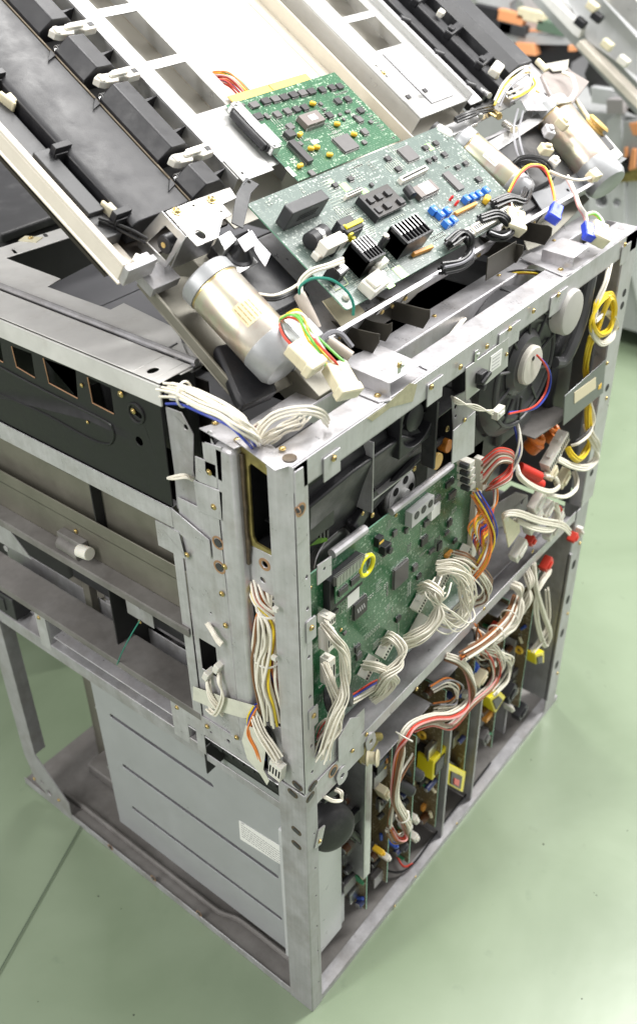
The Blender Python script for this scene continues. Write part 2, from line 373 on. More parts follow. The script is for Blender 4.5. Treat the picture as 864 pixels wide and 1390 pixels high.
# cross links between both rails (the Z-shaped saddle brackets)
def saddle(u0,v0,ln,wd,hh,label=None):
    x,y=W.loc(u0,v0,H)
    k=MB(); k.box(W,x,x+ln,.004,.030,H,H+.0015)                # foot with screw on the rail
    k.box(W,x,x+ln,.0285,.030,H,H+hh); k.box(W,x,x+ln,.0285,.0285+wd,H+hh,H+hh+.0015); k.box(W,x,x+ln,.027+wd,.0285+wd,H-.004,H+hh)
    o=obj('saddle_bracket',k,STEEL,F,.0012); inst('screw',SCREW,place(W,Vector((x+.012,.014,H+.0015)),1,.95),o); return o
# --- floor-level rail and base tray
k=MB(); k.box(R,.0,.76,.0,.012,-.0015,0); k.box(W,0,.76,0,.02,.0105,.012); 
k.box(L,.0,.66,.0,.016,-.0015,0); k.box(W,.0015,.034,0,.66,.006,.0075)
k.box(W,.03,.76,.02,.66,.008,.0095)
br=obj('base_rail',k,STEEL2,F,.001)
for u,v in ((150,1150),(208,1192),(270,1240)): rustspot(L,u,v,.0004,br,.006)
for u,v in ((513,1262),(535,1230),(619,1118),(563,1190)): screw(R,u,v,.001,br,.6)
k=MB(); k.box(W,.002,.76,.002,.66,.0085,.0105); obj('base_tray',k,STEELD,F)
k=MB(); k.tube(spline([Vector((.034-dx,y,.016)) for y,dx in ((.05,.0),(.10,.0),(.17,.0),(.20,.008),(.23,.010),(.42,.010),(.58,.010))]),.0045,8); obj('tray_lip',k,STEELD,F)
k=MB(); k.plate(Xf0(.712),rect(.02,.50,.49,.945),[circ(.10,.88,.012),circ(.2,.7,.02)],-.0015,0); obj('side_sheet',k,mat('dark_grey_sheet',(.16,.165,.175),.4,.4,.15,14),F)  # sheet in plain dark blue-grey steel colour
# --- far posts
k=MB(); k.plate(L,[(.60,.46),(.635,.46),(.635,.10),(.62,.035),(.56,.0),(.53,.0),(.53,.046),(.60,.12)],[circ(.60,.05,.004,10),circ(.585,.032,.007,12)],-.0015,.0005)
k.box(L,.60,.6015,.12,.46,-.022,-.0015)
fp=obj('corner_post',k,STEEL2,F,.0008); screw(L,47,1057,.001,fp,.8); screw(L,80,1086,.001,fp,.8)
k=MB(); k.box(R,.718,.762,H1,.948,-.0015,0); k.box(L,0,.05,H1,.948,-.762,-.7605); k.box(R,.718,.7195,H1,.94,-.02,-.0015)
rp=obj('corner_post',k,STEEL,F,.001)
for z in (.56,.61,.68,.75,.80): inst('screw',SCREW,place(R,R.pt(.735+.012*math.sin(z*40),z,0),z,.8),rp)
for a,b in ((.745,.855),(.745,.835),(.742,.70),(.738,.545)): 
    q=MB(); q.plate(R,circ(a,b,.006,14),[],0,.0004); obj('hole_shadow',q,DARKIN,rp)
k=MB(); k.box(R,.705,.748,.012,H1,-.0015,0); k.box(L,0,.04,.012,H1,-.748,-.7465); rp2=obj('corner_post',k,STEEL2,F,.001)
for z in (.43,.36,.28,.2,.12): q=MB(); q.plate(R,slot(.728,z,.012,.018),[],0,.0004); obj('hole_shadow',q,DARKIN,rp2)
for z in (.40,.24,.09): inst('screw',SCREW,place(R,R.pt(.738,z,0),z,.8),rp2)
k=MB(); k.box(W,.738,.7595,.625,.66,.0,.948); k.box(W,.0,.03,.625,.626,.5,.95); obj('corner_post',k,STEEL2,F,.001)

# --- shelf across the right-hand face
k=MB(); k.box(R,.0,.70,.470,.4895,-.0015,0); k.box(W,.0,.70,.0015,.46,.472,.474)
k.box(R,.02,.12,.445,.53,-.0035,-.0018); 
sh=obj('shelf',k,STEEL,F,.0010)
for u,v in ((497,997),(478,1019),(722,748),(656,826),(565,935)): screw(R,u,v,.001,sh,.75)
rustspot(R,452,1047,.0004,sh,.009)
for a,b in ((.10,.505),(.07,.455),(.13,.462)):
    q=MB(); q.plate(R,slot(a,b,.020,.030,.2),[circ(a,b,.004)],.0,.0016); obj('lug',q,STEEL,sh,.0006)
# upstand plates at the near end of the shelf
P_('upstand_plate',R,[(.062,.487),(.105,.487),(.105,.53),(.085,.545),(.062,.53)],[],.0022,.0015,STEEL,.0006)
for a,b in ((.017,.737),(.017,.605)):
    q=MB(); q.plate(R,slot(a+.001,b,.016,.030,0,.002),[],.0,.0014); o=obj('lap_plate',q,STEEL,up,.0004); inst('screw',SCREW,place(R,R.pt(a+.001,b+.003,.0014),1,.85),o)
q=MB(); q.plate(R,slot(.023,.385,.014,.030,-.3,.002),[],.0008,.0024); o=obj('lap_plate',q,STEEL,low,.0004); inst('screw',SCREW,place(R,R.pt(.022,.378,.0024),1,.75),o)
# --- partition plates of the lower bay
for u,v0,v1,c in ((508,1040,1200,-.03),(620,895,1140,-.02),(742,930,1080,-.02)): pass

# ================================================================ left-hand face
def vplate(name,y0,y1,z0,z1,c=0,th=.0015,m=STEEL,holes=(),bev=.0005,parent=F): return P_(name,L,rect(y0,y1,z0,z1),holes,c,th,m,bev,parent)
# square opening with yellow zinc surround and glue
k=MB(); k.plate(L,[(.031,.930),(.076,.943),(.076,.820),(.031,.820)],[[(.0335,.915),(.0335,.832),(.038,.824),(.062,.826),(.066,.833),(.0655,.918),(.062,.923)]],-.0125,-.010)
obj('opening_surround',k,YZINC,F)
k=MB(); k.box(L,.033,.068,.82,.925,-.101,-.10); k.box(L,.067,.0685,.81,.925,-.10,-.0126); k.box(L,.032,.0335,.81,.925,-.10,-.0126); k.box(L,.033,.064,.815,.825,-.10,-.0126); k.box(L,.033,.064,.922,.925,-.10,-.0126); obj('opening_box',k,BLK,F)
k=MB(); rnd=random.Random(2); ed=[(.0690+rnd.uniform(-.0012,.0012),.795+i*.0105) for i in range(14)]; k.plate(L,[(.0775,.795),(.0775,.932)]+ed[::-1],[],-.0098,-.0060); obj('glue_bead',k,GLUE,F,.001)
vplate('web_plate',.0325,.074,.765,.819,-.0102,holes=[circ(.052,.803,.004),slot(.056,.780,.008,.006,.3)])
q=MB(); q.plate(L,circ(.052,.803,.0078,20),[circ(.052,.803,.0045,20)],-.0102,-.0098); obj('weld_mark',q,COPPER,F)
vplate('web_plate',.033,.066,H1-.01,.565,-.010)
# column A: a raised rounded channel
k=MB(); k.box(L,.073,.101,.50,.937,-.014,.002); obj('channel_post',k,STEEL,F,.005)
vplate('web_plate',.096,.1155,.50,.932,.0005,holes=[circ(*L.loc(285,588),.0001+.003)])
wp=vplate('web_plate',.1145,.163,.505,.845,-.0012,holes=[rect(.128,.155,.598,.648), [ (.134,.575),(.150,.575),(.150,.505+.004),(.120,.505+.004)][:0] or circ(.13,.70,.0015,8)])
rustspot(L,296,737,.0007,F,.0085); rustspot(L,298,770,.0007,F,.0085)
for u,v in ((284,641),(290,688),(305,769),(301,806),(306,849),(281,986),(321,1001)): screw(L,u,v,.002,wp,.85)
# stepped brackets up the column
for pts in ([(264,619),(293,631),(295,664),(272,655),(265,650)],[(262,652),(302,668),(303,708),(268,694)],[(277,600),(300,607),(302,655),(278,640)]):
    P_('step_bracket',L,px(L,pts,.002),[],.002,.0015,STEEL,.0008)
P_('flange_cap',W,px(W,[(270,582),(300,573),(345,600),(318,610)],.945),[],.9462,.0015,STEEL,.0008)
for u,v,z in ((292,574,.947),(322,597,.947),(383,609,.951)): inst('screw',SCREW,place(W,W.w(u,v,z),1,.85),F)
P_('corner_gusset',W,px(W,[(318,598),(345,586),(400,630),(373,640)],.9475),[],.9485,.0012,STEEL,.0008)
inst('screw',SCREWS,place(W,W.w(347,597,.949),1,.8),F); inst('screw',SCREW,place(W,W.w(383,609,.950),2,.85),F)
q=MB(); q.lathe(W.w(393,622,.9492),(0,0,1),[(0,.007),(.0008,.0068),(.001,.003)],18); obj('weld_mark',q,GLUE,F)
# curved bracket beside the black panel
P_('curved_bracket',L,px(L,[(224,552),(246,560),(262,590),(262,640),(278,695),(268,700),(240,690),(236,640)],-.004),[hole_px(L,252,580,.003,-.004)],-.004,.0015,STEEL2,.0008)
# strut
vplate('strut',.1635,.178,.44,.80,.001)
vplate('strut_foot',.1635,.20,.765,.80,.0022,holes=[circ(*L.loc(255,756),.002)]); screw(L,254,753,.0025,F,.8)
# lower ends of the columns with plates
vplate('foot_plate',.07,.20,.478,.512,.0008,holes=[circ(.09,.492,.002),circ(.12,.497,.003),circ(.15,.492,.002)])
# --- top channel along the left-hand face
k=MB(); k.box(L,.168,.665,.953,.977,-.0015,.001); hx,hy=W.loc(208,506,.977); hx=min(max(hx,.012),.034); k.plate(W,rect(0,.0455,hy-.014,hy+.014),[circ(hx,hy,.007,18,.005)],.9786,.9800); k.box(W,0,.0455,.168,hy-.014,.9786,.9800); k.box(W,0,.0455,hy+.014,.665,.9786,.9800)
TOPM=mat('pale_tin_sheet',(.66,.65,.63),.4,.2,.12,20,.03,200,(.35,.3,.25),.3,30,rvar=.1)
tc=obj('top_channel',k,[TOPM],F,.0008)
screw(L,164,535,.0025,tc,.9)
k=MB(); k.box(W,.046,.082,.168,.665,.9735,.9755); obj('under_sheet',k,TOPM,F)
k=MB(); k.tube([Vector((.052,.168,.981)),Vector((.052,.665,.981))],.0038,8); k.box(W,.044,.058,.168,.665,.972,.978); obj('seal_strip',k,STEEL2,F)
# top sheet with the big cutout
outer=px(W,[(245,508),(0,395),(-60,372),(-60,330),(0,336),(150,288),(165,300),(108,318),(8,350),(83,378),(65,389),(150,420),(168,411),(240,446),(262,500)],.978)
k=MB(); k.plate(W,outer,[circ(*W.loc(238,487,.978),.0025,10),slot(*W.loc(20,341,.978),.016,.004,1.2)],.9765,.978)
ts=obj('top_sheet',k,TOPM,F,.0006)
a=[W.w(u,v,.9785) for u,v in ((0,387),(120,437),(205,472),(224,474),(240,466))]
k=MB(); k.tube(spline(a),.0012,6); obj('pressed_groove',k,STEEL2,ts)
k=MB(); x,y=W.loc(42,325,.978); k.cbox(W,x,y,.978,.018,.026,.0008,.4); o=obj('lap_plate',k,NYLON,ts); screw(W,42,323,.979,ts,.9)
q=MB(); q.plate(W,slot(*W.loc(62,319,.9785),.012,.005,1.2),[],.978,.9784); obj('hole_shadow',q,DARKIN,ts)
# the well below the cutout
k=MB(); k.box(W,.06,.62,.12,.66,.86,.862); k.plate(W,px(W,[(60,392),(150,345),(260,360),(262,470),(170,440)],.93),[],.928,.93); obj('well_floor',k,mat('dark_blue_grey_sheet',(.17,.17,.185),.35,.3,.15,10),F)
k=MB(); k.box(W,.058,.06,.18,.66,.86,.972); k.box(W,.06,.6,.44,.442,.86,.93); obj('well_wall',k,BLKS,F)
# --- black side panel with windows
def lw(pts,c=0): return px(L,pts,c)
wins=[[(59,486),(103,502),(106,541),(67,520)],[(119,512),(150,527),(155,562),(126,547)],[(16,470),(43,480),(48,513),(23,498)]]
wins+=[[(-28,452),(0,462),(5,492),(-20,478)]]
k=MB(); k.plate(L,rect(.171,.66,.829,.9525),[lw(w_) for w_ in wins]+[circ(*L.loc(189,599),.0055,16),circ(*L.loc(119,573),.0025),slot(*L.loc(185,561),.016,.007,.3)],-.0018,0)
bp=obj('side_panel',k,BLK,F,.0004,'black painted side panel with four square windows')
for i,w_ in enumerate(wins):
    k=MB(); p=[Vector(L.w(u,v,.0003)) for u,v in w_]; k.tube([p[0],p[3],p[2]],.0008,6); obj('cut_edge',k,COPPER,bp)
k=MB(); k.tube(spline([L.w(u,v,.0004) for u,v in ((0,498),(60,530),(140,570),(153,582),(154,596),(146,603),(120,595),(60,562),(0,535))]),.0016,6); obj('pressed_rib',k,BLK,bp)
k=MB(); k.torus(L.w(185,561,.0005),(-1,0,0),.011,.0016,20); obj('pressed_ring',k,BLK,bp)
screw(L,181,558,.0008,bp,.8); screw(L,111,523,.0008,bp,.6); screw(L,119,573,.0008,bp,.5)
k=MB(); k.box(L,.172,.66,.84,.95,-.07,-.068); obj('inner_wall',k,mat('dark_inner_sheet',(.05,.045,.04),.4,.3,.2,20),F)
# --- light rail under the black panel
k=MB(); k.box(L,.172,.66,.802,.8285,-.0015,.002); k.box(W,-.002,.012,.172,.66,.827,.8285); sr=obj('side_rail',k,STEEL,F,.0012)
P_('rail_end',L,[(.118,.785),(.172,.80),(.172,.828),(.118,.81)],[],.0015,.0015,STEEL,.001)
# --- recessed olive panels
def band(name,c,top,bot,m,y0=.165,y1=.66,parent=F,bev=.0008,th=.002):
    """a strip whose edges are read off the photograph as two pixel lines"""
    (ya,za),(yb,zb)=L.loc(*top[0],c),L.loc(*top[1],c); (yc,zc),(yd,zd)=L.loc(*bot[0],c),L.loc(*bot[1],c)
    zt=(za+zb)/2; zb_=(zc+zd)/2; k=MB(); k.box(L,y0,y1,zb_,zt,c-th,c); return obj(name,k,m,parent,bev),zt,zb_
o1,_,z1=band('rear_sheet',-.034,[(0,560),(200,670)],[(0,634),(235,772)],OLIVE)
k=MB(); k.box(W,.018,.034,.165,.66,z1-.001,z1+.001); obj('ledge',k,OLIVEL,F,.0006)
o2,_,z2=band('cross_sheet',-.018,[(0,634),(235,772)],[(0,688),(240,818)],OLIVE)
k=MB(); k.box(W,-.004,.018,.165,.66,z2-.001,z2+.001); k.box(L,.165,.66,z2-.012,z2-.001,.0025,.004); obj('ledge',k,STEELD,F,.0008)
print('z1,z2',z1,z2)
k=MB(); k.box(W,-.0,.02,.165,.66,z2-.014,z2-.012); obj('ledge_return',k,OLIVE,F)
screw(L,103,721,-.017,o2,.8)
# catch with white roller
k=MB(); a,b=L.loc(103,735,-.016); k.cbox(L,a,b,-.018,.046,.024,.012); k.cyl(L.pt(a+.02,b-.004,-.008),L.pt(a-.02,b-.006,-.008),.010,seg=16); lt=obj('roller_bracket',k,STEELD,F,.001)
k=MB(); k.cyl(L.w(108,747,-.004),L.w(122,752,-.004),.0085,seg=18); obj('roller',k,WHITE,lt,.0008)
# black handle under the rail
k=MB(); a,b=L.loc(80,634,-.02); k.cbox(L,a,b,-.032,.052,.012,.010,0); k.cbox(L,a,b+.003,-.032,.062,.005,.013,0); hd=obj('black_handle',k,BLKP,F,.0015)
screw(L,60,622,-.019,hd,.7); screw(L,105,646,-.019,hd,.7)
k=MB(); a,b=L.loc(215,700,-.02); k.cbox(L,a,b,-.032,.03,.010,.010,0); obj('black_handle',k,BLKP,F,.0015)
# --- dusty ledge and the deep dark gap behind it
zl=L.loc(0,772,.0)[1]
print('zl',zl, L.loc(265,940,0))
k=MB(); k.box(W,.0,.048,.165,.66,.5135,.515); k.box(L,.165,.66,.503,.515,-.0015,.0015); lg=obj('dusty_ledge',k,[STEELD],F,.001)
for y in (.22,.47): screw(L,*[0,0],0,lg,.0001) if 0 else None
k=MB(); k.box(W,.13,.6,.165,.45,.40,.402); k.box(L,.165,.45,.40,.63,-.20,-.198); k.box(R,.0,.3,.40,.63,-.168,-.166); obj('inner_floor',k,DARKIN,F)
k=MB(); k.box(W,.052,.075,.17,.46,.55,.565); obj('feed_roller',k,BLKP,F,.001)
k=MB(); k.box(L,.17,.44,.500,.530,-.085,-.083); obj('guide_plate',k,STEEL2,F,.001); P_('guide_plate',L,rect(.27,.32,.575,.625),[circ(.295,.60,.004)],-.03,.0015,STEEL2); screw(L,190,844,-.0285,F,.7)
P_('end_gusset',L,[(.47,.61),(.66,.60),(.66,.70),(.53,.66)],[circ(*L.loc(8,745,.0),.005)],.0,.0015,STEEL2); P_('stanchion',L,rect(.44,.455,.35,.60),[],-.06,.012,OLIVE)
# second rail below with posts and black grips
k=MB(); k.box(L,.165,.66,.438,.452,-.0015,.0005); k.box(W,.0,.075,.165,.66,.450,.452); lr=obj('lower_side_rail',k,STEEL2,F,.001)
k=MB(); k.box(L,.04,.66,.425,.4385,-.003,-.0015); k.box(L,.165,.66,.452,.505,-.075,-.0735); obj('rail_web',k,STEEL2,F,.0006)
for u0,u1 in ((45,60),(232,253)):
    v0=L.loc(u0,(u0-45)*.66+822 if u0<100 else 955,0); y1=v0[0]; y0=L.loc(u1,(835 if u0<100 else 965),0)[0]
    k=MB(); k.box(L,y0,y1,.440,.512,-.002,.001); k.box(L,y0,y0+.0015,.44,.512,-.028,-.002); o=obj('rail_stay',k,STEEL,F,.0008)
    inst('screw',SCREW,place(L,L.pt((y0+y1)/2+.002,.498,.001),1,.8),o)
k=MB(); k.box(L,.545,.66,.458,.498,-.03,.002); k.box(L,.565,.64,.468,.490,.002,.004); obj('pull_grip',k,BLKS,F,.003)
k=MB(); k.box(L,.04,.165,.452,.476,-.03,-.008); 
for i in range(6): k.box(L,.05+i*.018,.056+i*.018,.455,.473,-.008,-.005)
obj('slide_rail',k,BLKP,F,.001)
k=MB(); k.box(L,.04,.30,.40,.425,-.06,-.03); obj('slide_rail',k,BLKP,F,.001)
# inner things seen through the left bay
k=MB(); k.box(W,.12,.20,.52,.60,.0,.42); k.box(W,.12,.17,.46,.50,.01,.44); obj('inner_post',k,OLIVE,F,.002)
k=MB(); k.box(W,.14,.5,.1,.40,.012,.30); obj('motor_housing',k,DARKIN,F,.004)
for z in (.30,.16):
    k=MB(); k.tube([Vector((.055,.45,z)),Vector((.055,.40,z))],.004,8); k.box(W,.04,.10,.43,.455,z-.004,z); obj('spring_bar',k,SILV,F)
k=MB(); k.box(W,.08,.25,.46,.58,.012,.035); obj('rubber_pad',k,STEELD,F,.003)
# fine green wire hooked on the ledge
# ================================================================ hinged unit, swung up
U=thing('hinged_transport_unit','long cream and black paper transport unit swung up at a slant over the near frame','transport unit',(.3,.08,1.0))
S=Fr(T.O, T.B, T.C, (-1,0,0))     # side plane of the unit: a=v, b=n, c=-x
VE=.72
def tbox(name,x0,x1,v0,v1,n0,n1,m,bev=.0008,parent=U): 
    k=MB(); k.box(T,x0,x1,v0,v1,n0,n1); return obj(name,k,m,parent,bev)
# beige edge rail
k=MB(); k.box(T,.012,.019,.158,VE,-.004,.0); k.box(T,.012,.0145,.158,VE,-.022,-.004); k.box(T,.0145,.05,.158,VE,-.030,-.028); obj('edge_rail',k,BEIGE,U,.001)
k=MB(); k.box(T,.012,.05,.150,.1575,-.022,.0); k.box(T,.036,.05,.158,.165,-.030,-.004); obj('rail_end_cap',k,STEEL,U,.001)
k=MB(); k.box(T,.0145,.19,.175,VE,-.036,-.032); obj('trough',k,mat('brown_black_sheet',(.035,.028,.022),.35,.2,.3,20),U)
# lower black guide with a lighter slat and tabs
tbox('lower_guide',.028,.052,.20,VE,-.030,-.014,DGREY,.001)
tbox('guide_slat',.030,.050,.228,.315,-.014,-.008,DGREY,.001)
k=MB(); 
for v in (.212,.305,.41,.52):
    k.plate(S,[(v-.004,-.02),(v+.004,-.02),(v+.0035,.004),(v-.0035,.004)],[],-.0655,-.045)
    k.box(T,.045,.06,v-.006,v-.0045,-.02,-.002)
    o=obj('guide_tab',k,BLKP,U,.0005); k=MB()
# main black guide body
k=MB(); k.plate(Fr(T.pt(0,.196,0),T.A,T.C,-T.B),[(.058,-.030),(.058,-.004),(.064,0),(.134,.002),(.134,-.03)],[],-VE+.196,0); gb=obj('paper_guide',k,BLKP,U,.0012)
tbox('guide_wire',.1345,.1365,.196,VE,.001,.0028,mat('brown_edge_wire',(.16,.13,.09),.4,.3),.0003)
# segmented top covers between clips
cv=[T.loc(u,v,.01)[1] for u,v in ((92,46),(152,110),(247,219))]
segs=[(.195,cv[2]-.013),(cv[2]+.012,cv[1]-.013),(cv[1]+.012,cv[0]-.013),(cv[0]+.012,VE)]
prof=[(.1372,-.02),(.1372,.006),(.150,.021),(.171,.020),(.186,.006),(.186,-.02)]
for a,b in segs:
    k=MB(); k.plate(Fr(T.pt(0,a,0),T.A,T.C,-T.B),prof,[],-(b-a),0); c=obj('guide_cover',k,BLKP,U,.0012)
    n=int((b-a)/.035)
    for i in range(max(1,n)):
        v=a+(i+.6)*(b-a)/max(1,n); q=MB(); q.plate(T,[(.185,v-.002),(.208,v+.003),(.185,v+.002)],[],-.012,.006); q.plate(T,[(.184,v-.004),(.19,v-.0035),(.19,v+.0035),(.184,v+.004)],[],-.012,.002); obj('cover_fin',q,BLKP,c,.0003)
for v in cv:
    q=MB(); q.plate(T,[(.140,v+.004),(.147,v+.007),(.165,v+.005),(.168,v+.008),(.196,v+.008),(.201,v+.002),(.199,v-.006),(.180,v-.007),(.176,v-.003),(.168,v-.003),(.165,v-.008),(.148,v-.006),(.143,v-.003)],[],.008,.017)
    q.box(T,.158,.182,v-.003,v+.003,.017,.021); q.box(T,.144,.150,v-.005,v+.005,.017,.0195)
    c=obj('white_clip',q,[WHITE],U,.0018)
    q=MB(); q.box(T,.190,.197,v-.003,v+.003,.017,.0176); obj('clip_window',q,BLKS,c,.0004)
    q=MB(); 
    for j in range(4): q.torus(T.pt(.139+j*.003,v-.013,.006),T.A,.0035,.0006,12,k=5)
    q.tube([T.pt(.136,v-.013,.006),T.pt(.152,v-.013,.006)],.0009,6); obj('coil_spring',q,SILV,c)
    q=MB(); q.plate(T,[(.120,v-.024),(.134,v-.010),(.134,v-.019)],[],.001,.0045); obj('cover_fin',q,BLKP,U,.0003)
    q=MB(); q.box(T,.138,.19,v-.012,v+.012,-.02,-.008); obj('clip_seat',q,DARKIN,U)
tbox('clip_seat',.137,.196,.20,VE,-.030,-.02,CREAM)
for u,v in ((18,138),(155,285)):
    a,b=T.loc(u,v,-.012); k=MB(); k.cbox(T,a,b,-.016,.020,.012,.012,.2); k.cbox(T,a-.008,b,-.016,.004,.020,.012,.2); obj('white_latch',k,NYLON,U,.0015)
k=MB(); k.tube(spline([T.w(u,v,-.008) for u,v in ((134,296),(152,302),(178,312),(200,324))]),.0016,7); k.tube(spline([T.w(u,v,-.012) for u,v in ((134,300),(155,308),(178,320),(198,330))]),.0016,7); obj('black_lead',k,wmat('black'),U)
screw(T,105,258,-.012,U,.8,True)
# left bracket rail with windows
wv=[(.290,.362),(.375,.448),(.461,.535),(.548,.62),(.635,.70)]
k=MB(); k.plate(T,[(.205,.196),(.300,.196),(.300,VE),(.205,VE)],[rect(.229,.278,a,b) for a,b in wv]+[circ(.213,v,.002,10) for v in (.213,.224,.235)],.006,.008)
k.box(T,.205,.2065,.196,VE,-.03,.006); k.box(T,.2985,.30,.196,VE,-.028,.006); rl=obj('window_rail',k,PLATE,U,.0008)
tbox('rail_flange',.201,.2045,.22,VE,.010,.0115,STEEL,.0006)
k=MB(); k.plate(T,[(.207,.19),(.258,.19),(.258,.262),(.207,.262)],[circ(.215,.2,.0018,8)],.0085,.0098); obj('rail_foot',k,PLATE,U,.0008)
rustspot(T,300,240,.0,F,.003) if 0 else None
# cream back panel (the flat floor of the unit)
k=MB(); k.box(T,.19,.70,.165,VE,-.032,-.030); obj('cream_back_panel',k,CREAM,U)
k=MB(); k.box(T,.30,.302,.2,VE,-.03,-.022); k.box(T,.525,.528,.165,VE,-.03,-.008); k.box(T,.505,.525,.165,VE,-.03,-.0285); obj('panel_rib',k,mat('cream_rib',(.62,.57,.48),.5,0,.1,20),U,.0005)
# right bracket rail with openings
k=MB(); k.plate(T,[(.548,.186),(.668,.186),(.668,VE),(.548,VE)],[rect(.585,.648,a,b) for a,b in ((.305,.36),(.372,.43),(.445,.51),(.53,.60))]+[circ(.560,v,.0022,10) for v in (.272,.282,.262)],.004,.006)
k.box(T,.548,.5495,.186,VE,-.03,.004); k.box(T,.666,.668,.186,VE,-.02,.016); obj('window_rail',k,PLATE,U,.0008)
tbox('side_flange',.668,.70,.18,VE,.0,.002,STEEL)
tbox('slide_plate',.59,.645,.20,.298,.0065,.008,STEEL)
inst('screw',SCREW,place(T,T.pt(.560,.268,.006),0,.8),U)
# black roller guide of the right side
k=MB(); k.box(T,.705,.86,.18,VE,-.03,-.015); obj('paper_guide',k,BLKS,U,.001)
for x0,x1,n in ((.708,.722,.004),(.730,.742,-.004),(.752,.768,.006),(.776,.790,-.002)): tbox('guide_bar',x0,x1,.185,VE,-.015,n,BLKP,.0015)
k=MB(); k.plate(Fr(T.pt(0,.20,0),T.A,T.C,-T.B),[(.798,-.02),(.798,.008),(.812,.020),(.85,.020),(.858,.01),(.858,-.02)],[],-(VE-.2),0); obj('guide_cover',k,DGREY,U,.0015)
for v in (.235,.30,.37,.45):
    k=MB(); k.cbox(T,.772,v,.0,.045,.012,.012,.2); k.cbox(T,.760,v,.012,.012,.010,.004,.2); obj('guide_arm',k,BLKP,U,.002)
    if v<.25: k=MB(); k.cbox(T,.770,.212,.004,.030,.016,.014,.3); obj('white_clip',k,WHITE,U,.003)
    if v>.4: k=MB(); k.cbox(T,.770,.33,.008,.012,.010,.010,.3); obj('white_clip',k,WHITE,U,.002)
    k=MB(); k.cyl(T.pt(.70,v-.02,.0),T.pt(.712,v-.03,.0),.006); obj('guide_tab',k,BLKP,U,.001)
# lower cross beam: bright rimmed plate carrying the boards
k=MB(); k.box(T,.115,.80,.0,.14,-.026,-.0245); k.box(T,.115,.80,-.0035,-.002,-.030,-.001); k.box(T,.115,.80,-.0075,-.002,-.001,.0005); k.box(T,.115,.80,-.002,.006,-.0265,-.025); k.box(T,.115,.80,.135,.137,-.05,-.0245); cb=obj('cross_beam',k,STEEL,U,.0006)
for x in (.18,.255,.275,.30,.42,.46,.60): inst('screw',SCREW,place(Fr(T.O,T.A,T.C,-T.B),T.pt(x,-.0056,-.016),x*30,.85),cb)
for x,w_ in ((.185,.035),(.245,.05),(.30,.035),(.42,.05),(.50,.04),(.62,.04)):
    k=MB(); k.plate(Fr(T.O,T.A,T.C,-T.B),[(x,-.006),(x+w_,-.006),(x+w_,-.022),(x+w_*.7,-.036),(x+w_*.2,-.036),(x,-.024)],[],.0042,.0054); obj('beam_tab',k,SILV if x<.3 else OLIVEL,U,.0006)
# dark bronze hinge plates standing on the saddle brackets
Xf=lambda x: Fr((x,0,0),(0,1,0),(0,0,1),(-1,0,0))
for x,y0_,y1_,zt in ((.195,.045,.075,.997),(.225,.05,.075,.994),(.275,.035,.085,.997),(.50,.045,.085,.998),(.575,.045,.085,1.0)):
    k=MB(); k.plate(Xf(x),[(y0_,.982),(y0_+.008,.967),(y1_+.04,.967),(y1_+.04,zt-.008),(y1_,zt-.008),(y0_+.006,zt-.006),(y0_,.992)],[],-.0015,0); obj('hinge_plate',k,DARKBR,U,.0006)
k=MB(); k.box(R,.225,.275,.967,.995,-.086,-.0845); obj('hinge_web',k,DARKBR,U,.0006)
k=MB(); k.box(R,.43,.50,.967,.996,-.056,-.0545); obj('hinge_web',k,DARKBR,U,.0006)
# the olive drip tray under the left motor
pts=[(186,386),(205,372),(330,380),(400,520),(330,556),(322,548)]
k=MB(); q=px(T,pts,-.045); k.plate(T,q,[],-.047,-.045); 
a,b=T.w(186,386,-.045),T.w(324,549,-.045); nn=T.C*.012; k.add([a,b,b+nn,a+nn,a+T.A*.003,b+T.A*.003,b+nn+T.A*.003,a+nn+T.A*.003],[[0,1,2,3],[7,6,5,4],[3,2,6,7],[0,4,5,1]]); 
obj('drip_tray',k,OLIVE,U,.0006)
k=MB(); k.plate(T,px(T,[(292,468),(318,462),(372,515),(378,530),(330,552),(322,540)],-.030),[],-.044,-.030); obj('hinge_block',k,BLKP,U,.004)
k=MB(); k.box(T,.112,.16,-.045,.19,-.07,-.03); obj('hinge_arm',k,OLIVE,U,.001)
# dark works between the left bracket and the board
k=MB(); k.box(T,.115,.20,.02,.16,-.05,-.035); k.box(T,.13,.19,.05,.15,-.035,-.015); obj('gear_cover',k,BLKP,U,.003)
# nickel bracket with side cheek
topp=px(T,[(225,287),(278,266),(312,254),(321,268),(302,277),(314,291),(302,298),(296,322),(268,334),(254,319)],.028)
k=MB(); k.plate(T,topp,[circ(*T.loc(263,279,.028),.0016,10),circ(*T.loc(300,287,.028),.0016,10),slot(*T.loc(272,318,.028),.010,.012,.3)],.0265,.028); nb=obj('nickel_bracket',k,BRIGHT,U,.0008)
screw(T,240,287,.0285,nb,1.15); screw(T,287,271,.0285,nb,1.15)
xq=T.loc(240,303,.028)[0]; Sx=Fr(T.pt(xq-.004,0,0),T.B,T.C,(-1,0,0))
va,vb=T.loc(225,287,.028)[1],T.loc(254,319,.028)[1]
k=MB(); k.plate(Sx,[(va+.002,.028),(vb-.002,.028),(vb+.004,-.022),(vb+.012,-.03),(va+.012,-.034),(va+.016,-.024)],[[(va-.008,.018),(vb+.006,.018),(vb+.008,-.016),(va+.004,-.018)]],-.0015,0); obj('bracket_cheek',k,SILV,nb,.0006)
k=MB(); k.box(T,xq-.004,xq+.05,vb-.001,vb+.0005,-.02,.027); k.box(T,xq-.02,xq-.002,vb+.002,va+.012,-.0345,-.033); obj('bracket_flap',k,SILV,nb,.0008)
k=MB(); k.cyl(T.pt(xq-.006,vb+.016,.0),T.pt(xq+.03,vb+.016,.0),.0095,seg=20); wl=obj('black_wheel',k,BLKP,nb,.0012)
